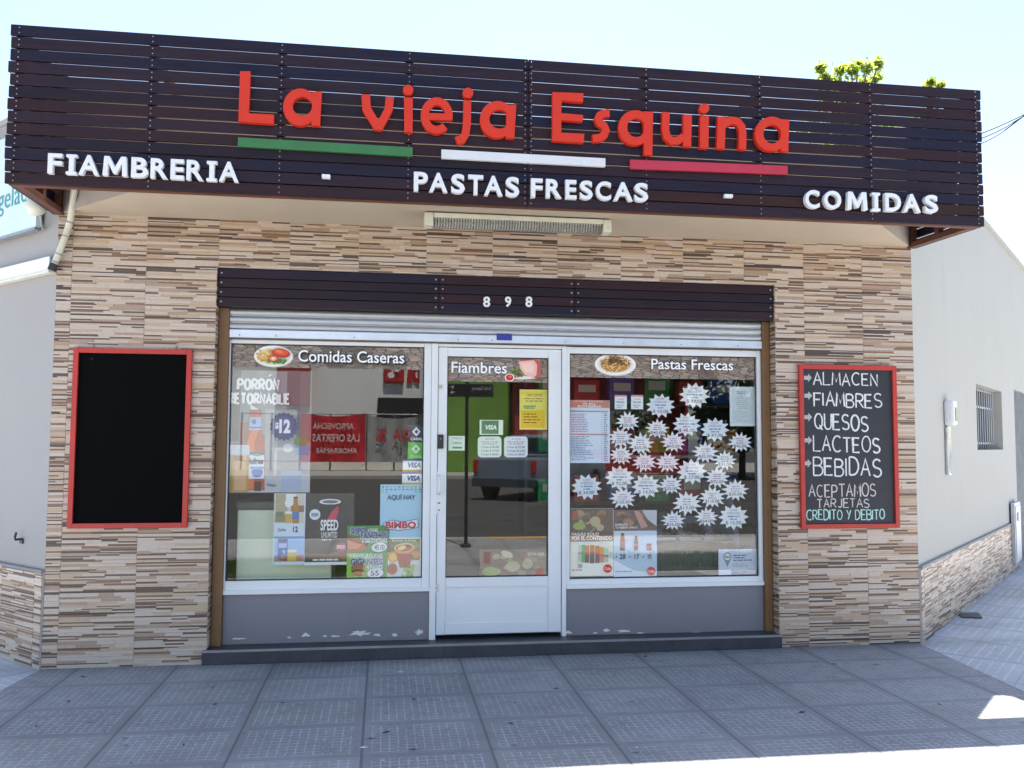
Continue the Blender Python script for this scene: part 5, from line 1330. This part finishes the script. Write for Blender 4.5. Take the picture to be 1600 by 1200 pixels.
w = MB(); w.box(2.2, 3.3, -41.9, -41.75, 4.7, 5.9, BRED, bev=.1); lg = w.build('logo_plate', mk)
fartext('%', 2.4, 3.1, -41.74, 4.95, 5.65, WHW, lg, .05)
gb = thing('green_wall', 'lime green wall next to the dark red building, mirrored in the door', 'wall', (6, -38, 0))
w = MB(); w.box(4.3, 8.6, -39, -38, 0, 7.5, LIME); w.build('wall_face', gb)
rb = thing('red_building', 'dark red building with pale script letters, mirrored in the right hand glass', 'building', (14, -37, 0))
w = MB(); w.box(8.7, 17.7, -46, -37, 0, 8.5, DRED); w.build('front_wall', rb)
rb['label'] = 'dark red building with pale script letters across the street, mirrored above the menu'
w = MB(); w.box(8.7, 17.7, -36.99, -36.2, 5.1, 5.35, surf('brown_fascia', (.12, .06, .04), .7)); w.build('fascia', rb)
fartext('Pilote', 12.9 - 3.0, 13.2, -36.9, 5.7, 7.1, surf('pale_script', (.55, .5, .48), .7), rb, .03)
w = MB(); w.box(12.2, 15.6, -36.98, -36.9, 1.2, 3.6, surf('grey_shop_glass', (.20, .21, .20), .2)); w.build('shop_window', rb)
def banner(x0, x1, y, z0, z1, mat, lab, rows_, tm):
    t = thing('banner', lab, 'banner', ((x0 + x1) / 2, y, z0))
    nx, nz = 24, 10; w_ = MB(); vs = []; r = random.Random(int(x0 * 7 + 60))
    for j in range(nz + 1):
        for i in range(nx + 1):
            u = i / nx; v = j / nz; vs.append((x0 + (x1 - x0) * u, y + .09 * math.sin(u * 17 + v * 3) + .05 * math.sin(u * 41 - v * 5), z0 + (z1 - z0) * v - .18 * math.sin(math.pi * u) * v))
    w_.mesh(vs, [(j * (nx + 1) + i, j * (nx + 1) + i + 1, (j + 1) * (nx + 1) + i + 1, (j + 1) * (nx + 1) + i) for j in range(nz) for i in range(nx)], mat, True); b_ = w_.build('cloth', t, fix=False)
    for body, a, b, c_, d_ in rows_:
        vs, fs = glyphs(body, .02); q = boxfit(vs, b, a, c_, d_); mb = MB(); mb.mesh([(u, y + .17, z) for u, z in q], fs, tm); mb.build('lettering', b_, fix=False)
    return t
WHV = surf('white_vinyl', (.70, .70, .70), .5)
banner(-2.0, 1.3, -40.2, .45, 3.0, BRED, 'red cloth banner with white slogan lettering on the far railing', [('APROVECHÁ', -1.4, .7, 2.15, 2.55), ('LAS OFERTAS', -1.4, 1.0, 1.5, 1.9), ('AHORRAMÁS', -1.2, .9, .9, 1.25)], surf('pale_vinyl', (.62, .5, .5), .5))
banner(1.4, 4.2, -40.2, .45, 2.9, SILV, 'silver grey cloth banner with a red shop name on the far railing', [('DIA', 2.7, 3.7, 1.55, 2.15), ('%', 1.85, 2.4, 1.5, 2.2)], BRED)
rl = thing('railing', 'pale metal railing along the far pavement', 'railing', (1, -40.4, 0)); w = MB()
for x in (-5, -3.5, -2.05, -.5, 1.35, 2.8, 4.25): w.tube([(x, -40.4, 0), (x, -40.4, 3.0)], .05, GREYMETAL, 8)
for z in (.5, 2.95): w.tube([(-5, -40.4, z), (4.25, -40.4, z)], .035, GREYMETAL, 8)
w.build('rail_bars', rl)
# real sign letters of the supermarket
w = MB()
fartext('Dia', 3.45, 4.15, -41.9, 4.7, 5.9, BRED, mk, .05)
# pickup truck seen from behind
tk = thing('pickup_truck', 'blue grey pickup truck parked across the street, mirrored in the door', 'pickup truck', (7.25, -20.8, -.15), rz=math.radians(34))
TM = Matrix.Translation((7.25, -20.8, -.15)) @ Matrix.Rotation(math.radians(34), 4, 'Z') @ Matrix.Scale(1.1, 4)
PAINT = surf('blue_grey_car_paint', (.17, .21, .27), .3, var=.04, coat=.5); CGL = surf('dark_car_glass', (.015, .018, .02), .08); TYRE = surf('tyre_rubber', (.02, .02, .02), .8); CHR = surf('chrome', (.7, .7, .72), .15, metal=.9); TAIL = surf('red_tail_lamp', (.45, .02, .02), .2)
def tb(name, par, fill, bevel=0.0):
    w_ = MB(); fill(w_); w_.v = [tuple(TM @ Vector(v)) for v in w_.v]; return w_.build(name, par, bevel=bevel)
def side_prism(w_, pts, x0, x1, mat):
    n_ = len(pts); vs = [(x0, p[0], p[1]) for p in pts] + [(x1, p[0], p[1]) for p in pts]
    w_.mesh(vs, [tuple(range(n_)), tuple(range(2 * n_ - 1, n_ - 1, -1))] + [(i, (i + 1) % n_, n_ + (i + 1) % n_, n_ + i) for i in range(n_)], mat)
tb('body', tk, lambda w_: side_prism(w_, [(2.6, .5), (2.6, 1.1), (1.0, 1.12), (-1.3, 1.12), (-2.4, 1.0), (-2.6, .85), (-2.6, .45), (-1.95, .42), (-1.2, .42), (1.25, .42), (2.1, .42)], -.92, .92, PAINT), .05)
tb('cabin', tk, lambda w_: side_prism(w_, [(.75, 1.121), (.6, 1.72), (-.5, 1.76), (-1.3, 1.121)], -.82, .82, PAINT), .05)
tb('rear_window', tk, lambda w_: w_.mesh([(-.68, .735, 1.2), (.68, .735, 1.2), (.62, .628, 1.64), (-.62, .628, 1.64)], [(0, 1, 2, 3)], CGL))
for sx in (-.823, .823): tb('side_window', tk, lambda w_: w_.mesh([(sx, .62, 1.18), (sx, .5, 1.66), (sx, -.48, 1.68), (sx, -1.05, 1.18)], [(0, 1, 2, 3)], CGL))
tb('bumper', tk, lambda w_: w_.box(-.9, .9, 2.61, 2.72, .36, .58, surf('dark_bumper', (.05, .06, .075), .4), bev=.02))
for sx in (-.84, .84): tb('tail_lamp', tk, lambda w_: w_.box(sx - .07, sx + .07, 2.59, 2.63, .72, 1.05, TAIL, bev=.01))
for sx in (-.86, .86):
    for y in (1.68, -1.6):
        wh = tb('wheel', tk, lambda w_: w_.tube([(sx - .11, y, .37), (sx + .11, y, .37)], .37, TYRE, 24)); s2 = math.copysign(.115, sx)
        tb('rim', wh, lambda w_: w_.tube([(sx + s2 * .9, y, .37), (sx + s2 * 1.05, y, .37)], .22, CHR, 16))
# trees across the street
def bigtree(x, y, h, rd, lb, seed):
    r = random.Random(seed); tips = [(x + r.gauss(0, rd * .5), y + r.gauss(0, rd * .5), h * .45 + r.gauss(0, h * .2), rd * r.uniform(.28, .42)) for _ in range(26)]
    tree(x, y, h, rd, h * .7, lb, LEAF_D, 4200, .24, seed, tips)
bigtree(18.9, -33, 9.5, 3.0, 'big dark tree across the street, mirrored behind the price bursts', 51)
bigtree(23.2, -31, 8.5, 3.2, 'dark street tree standing further along from the big one, mirrored by the paper notice', 52)
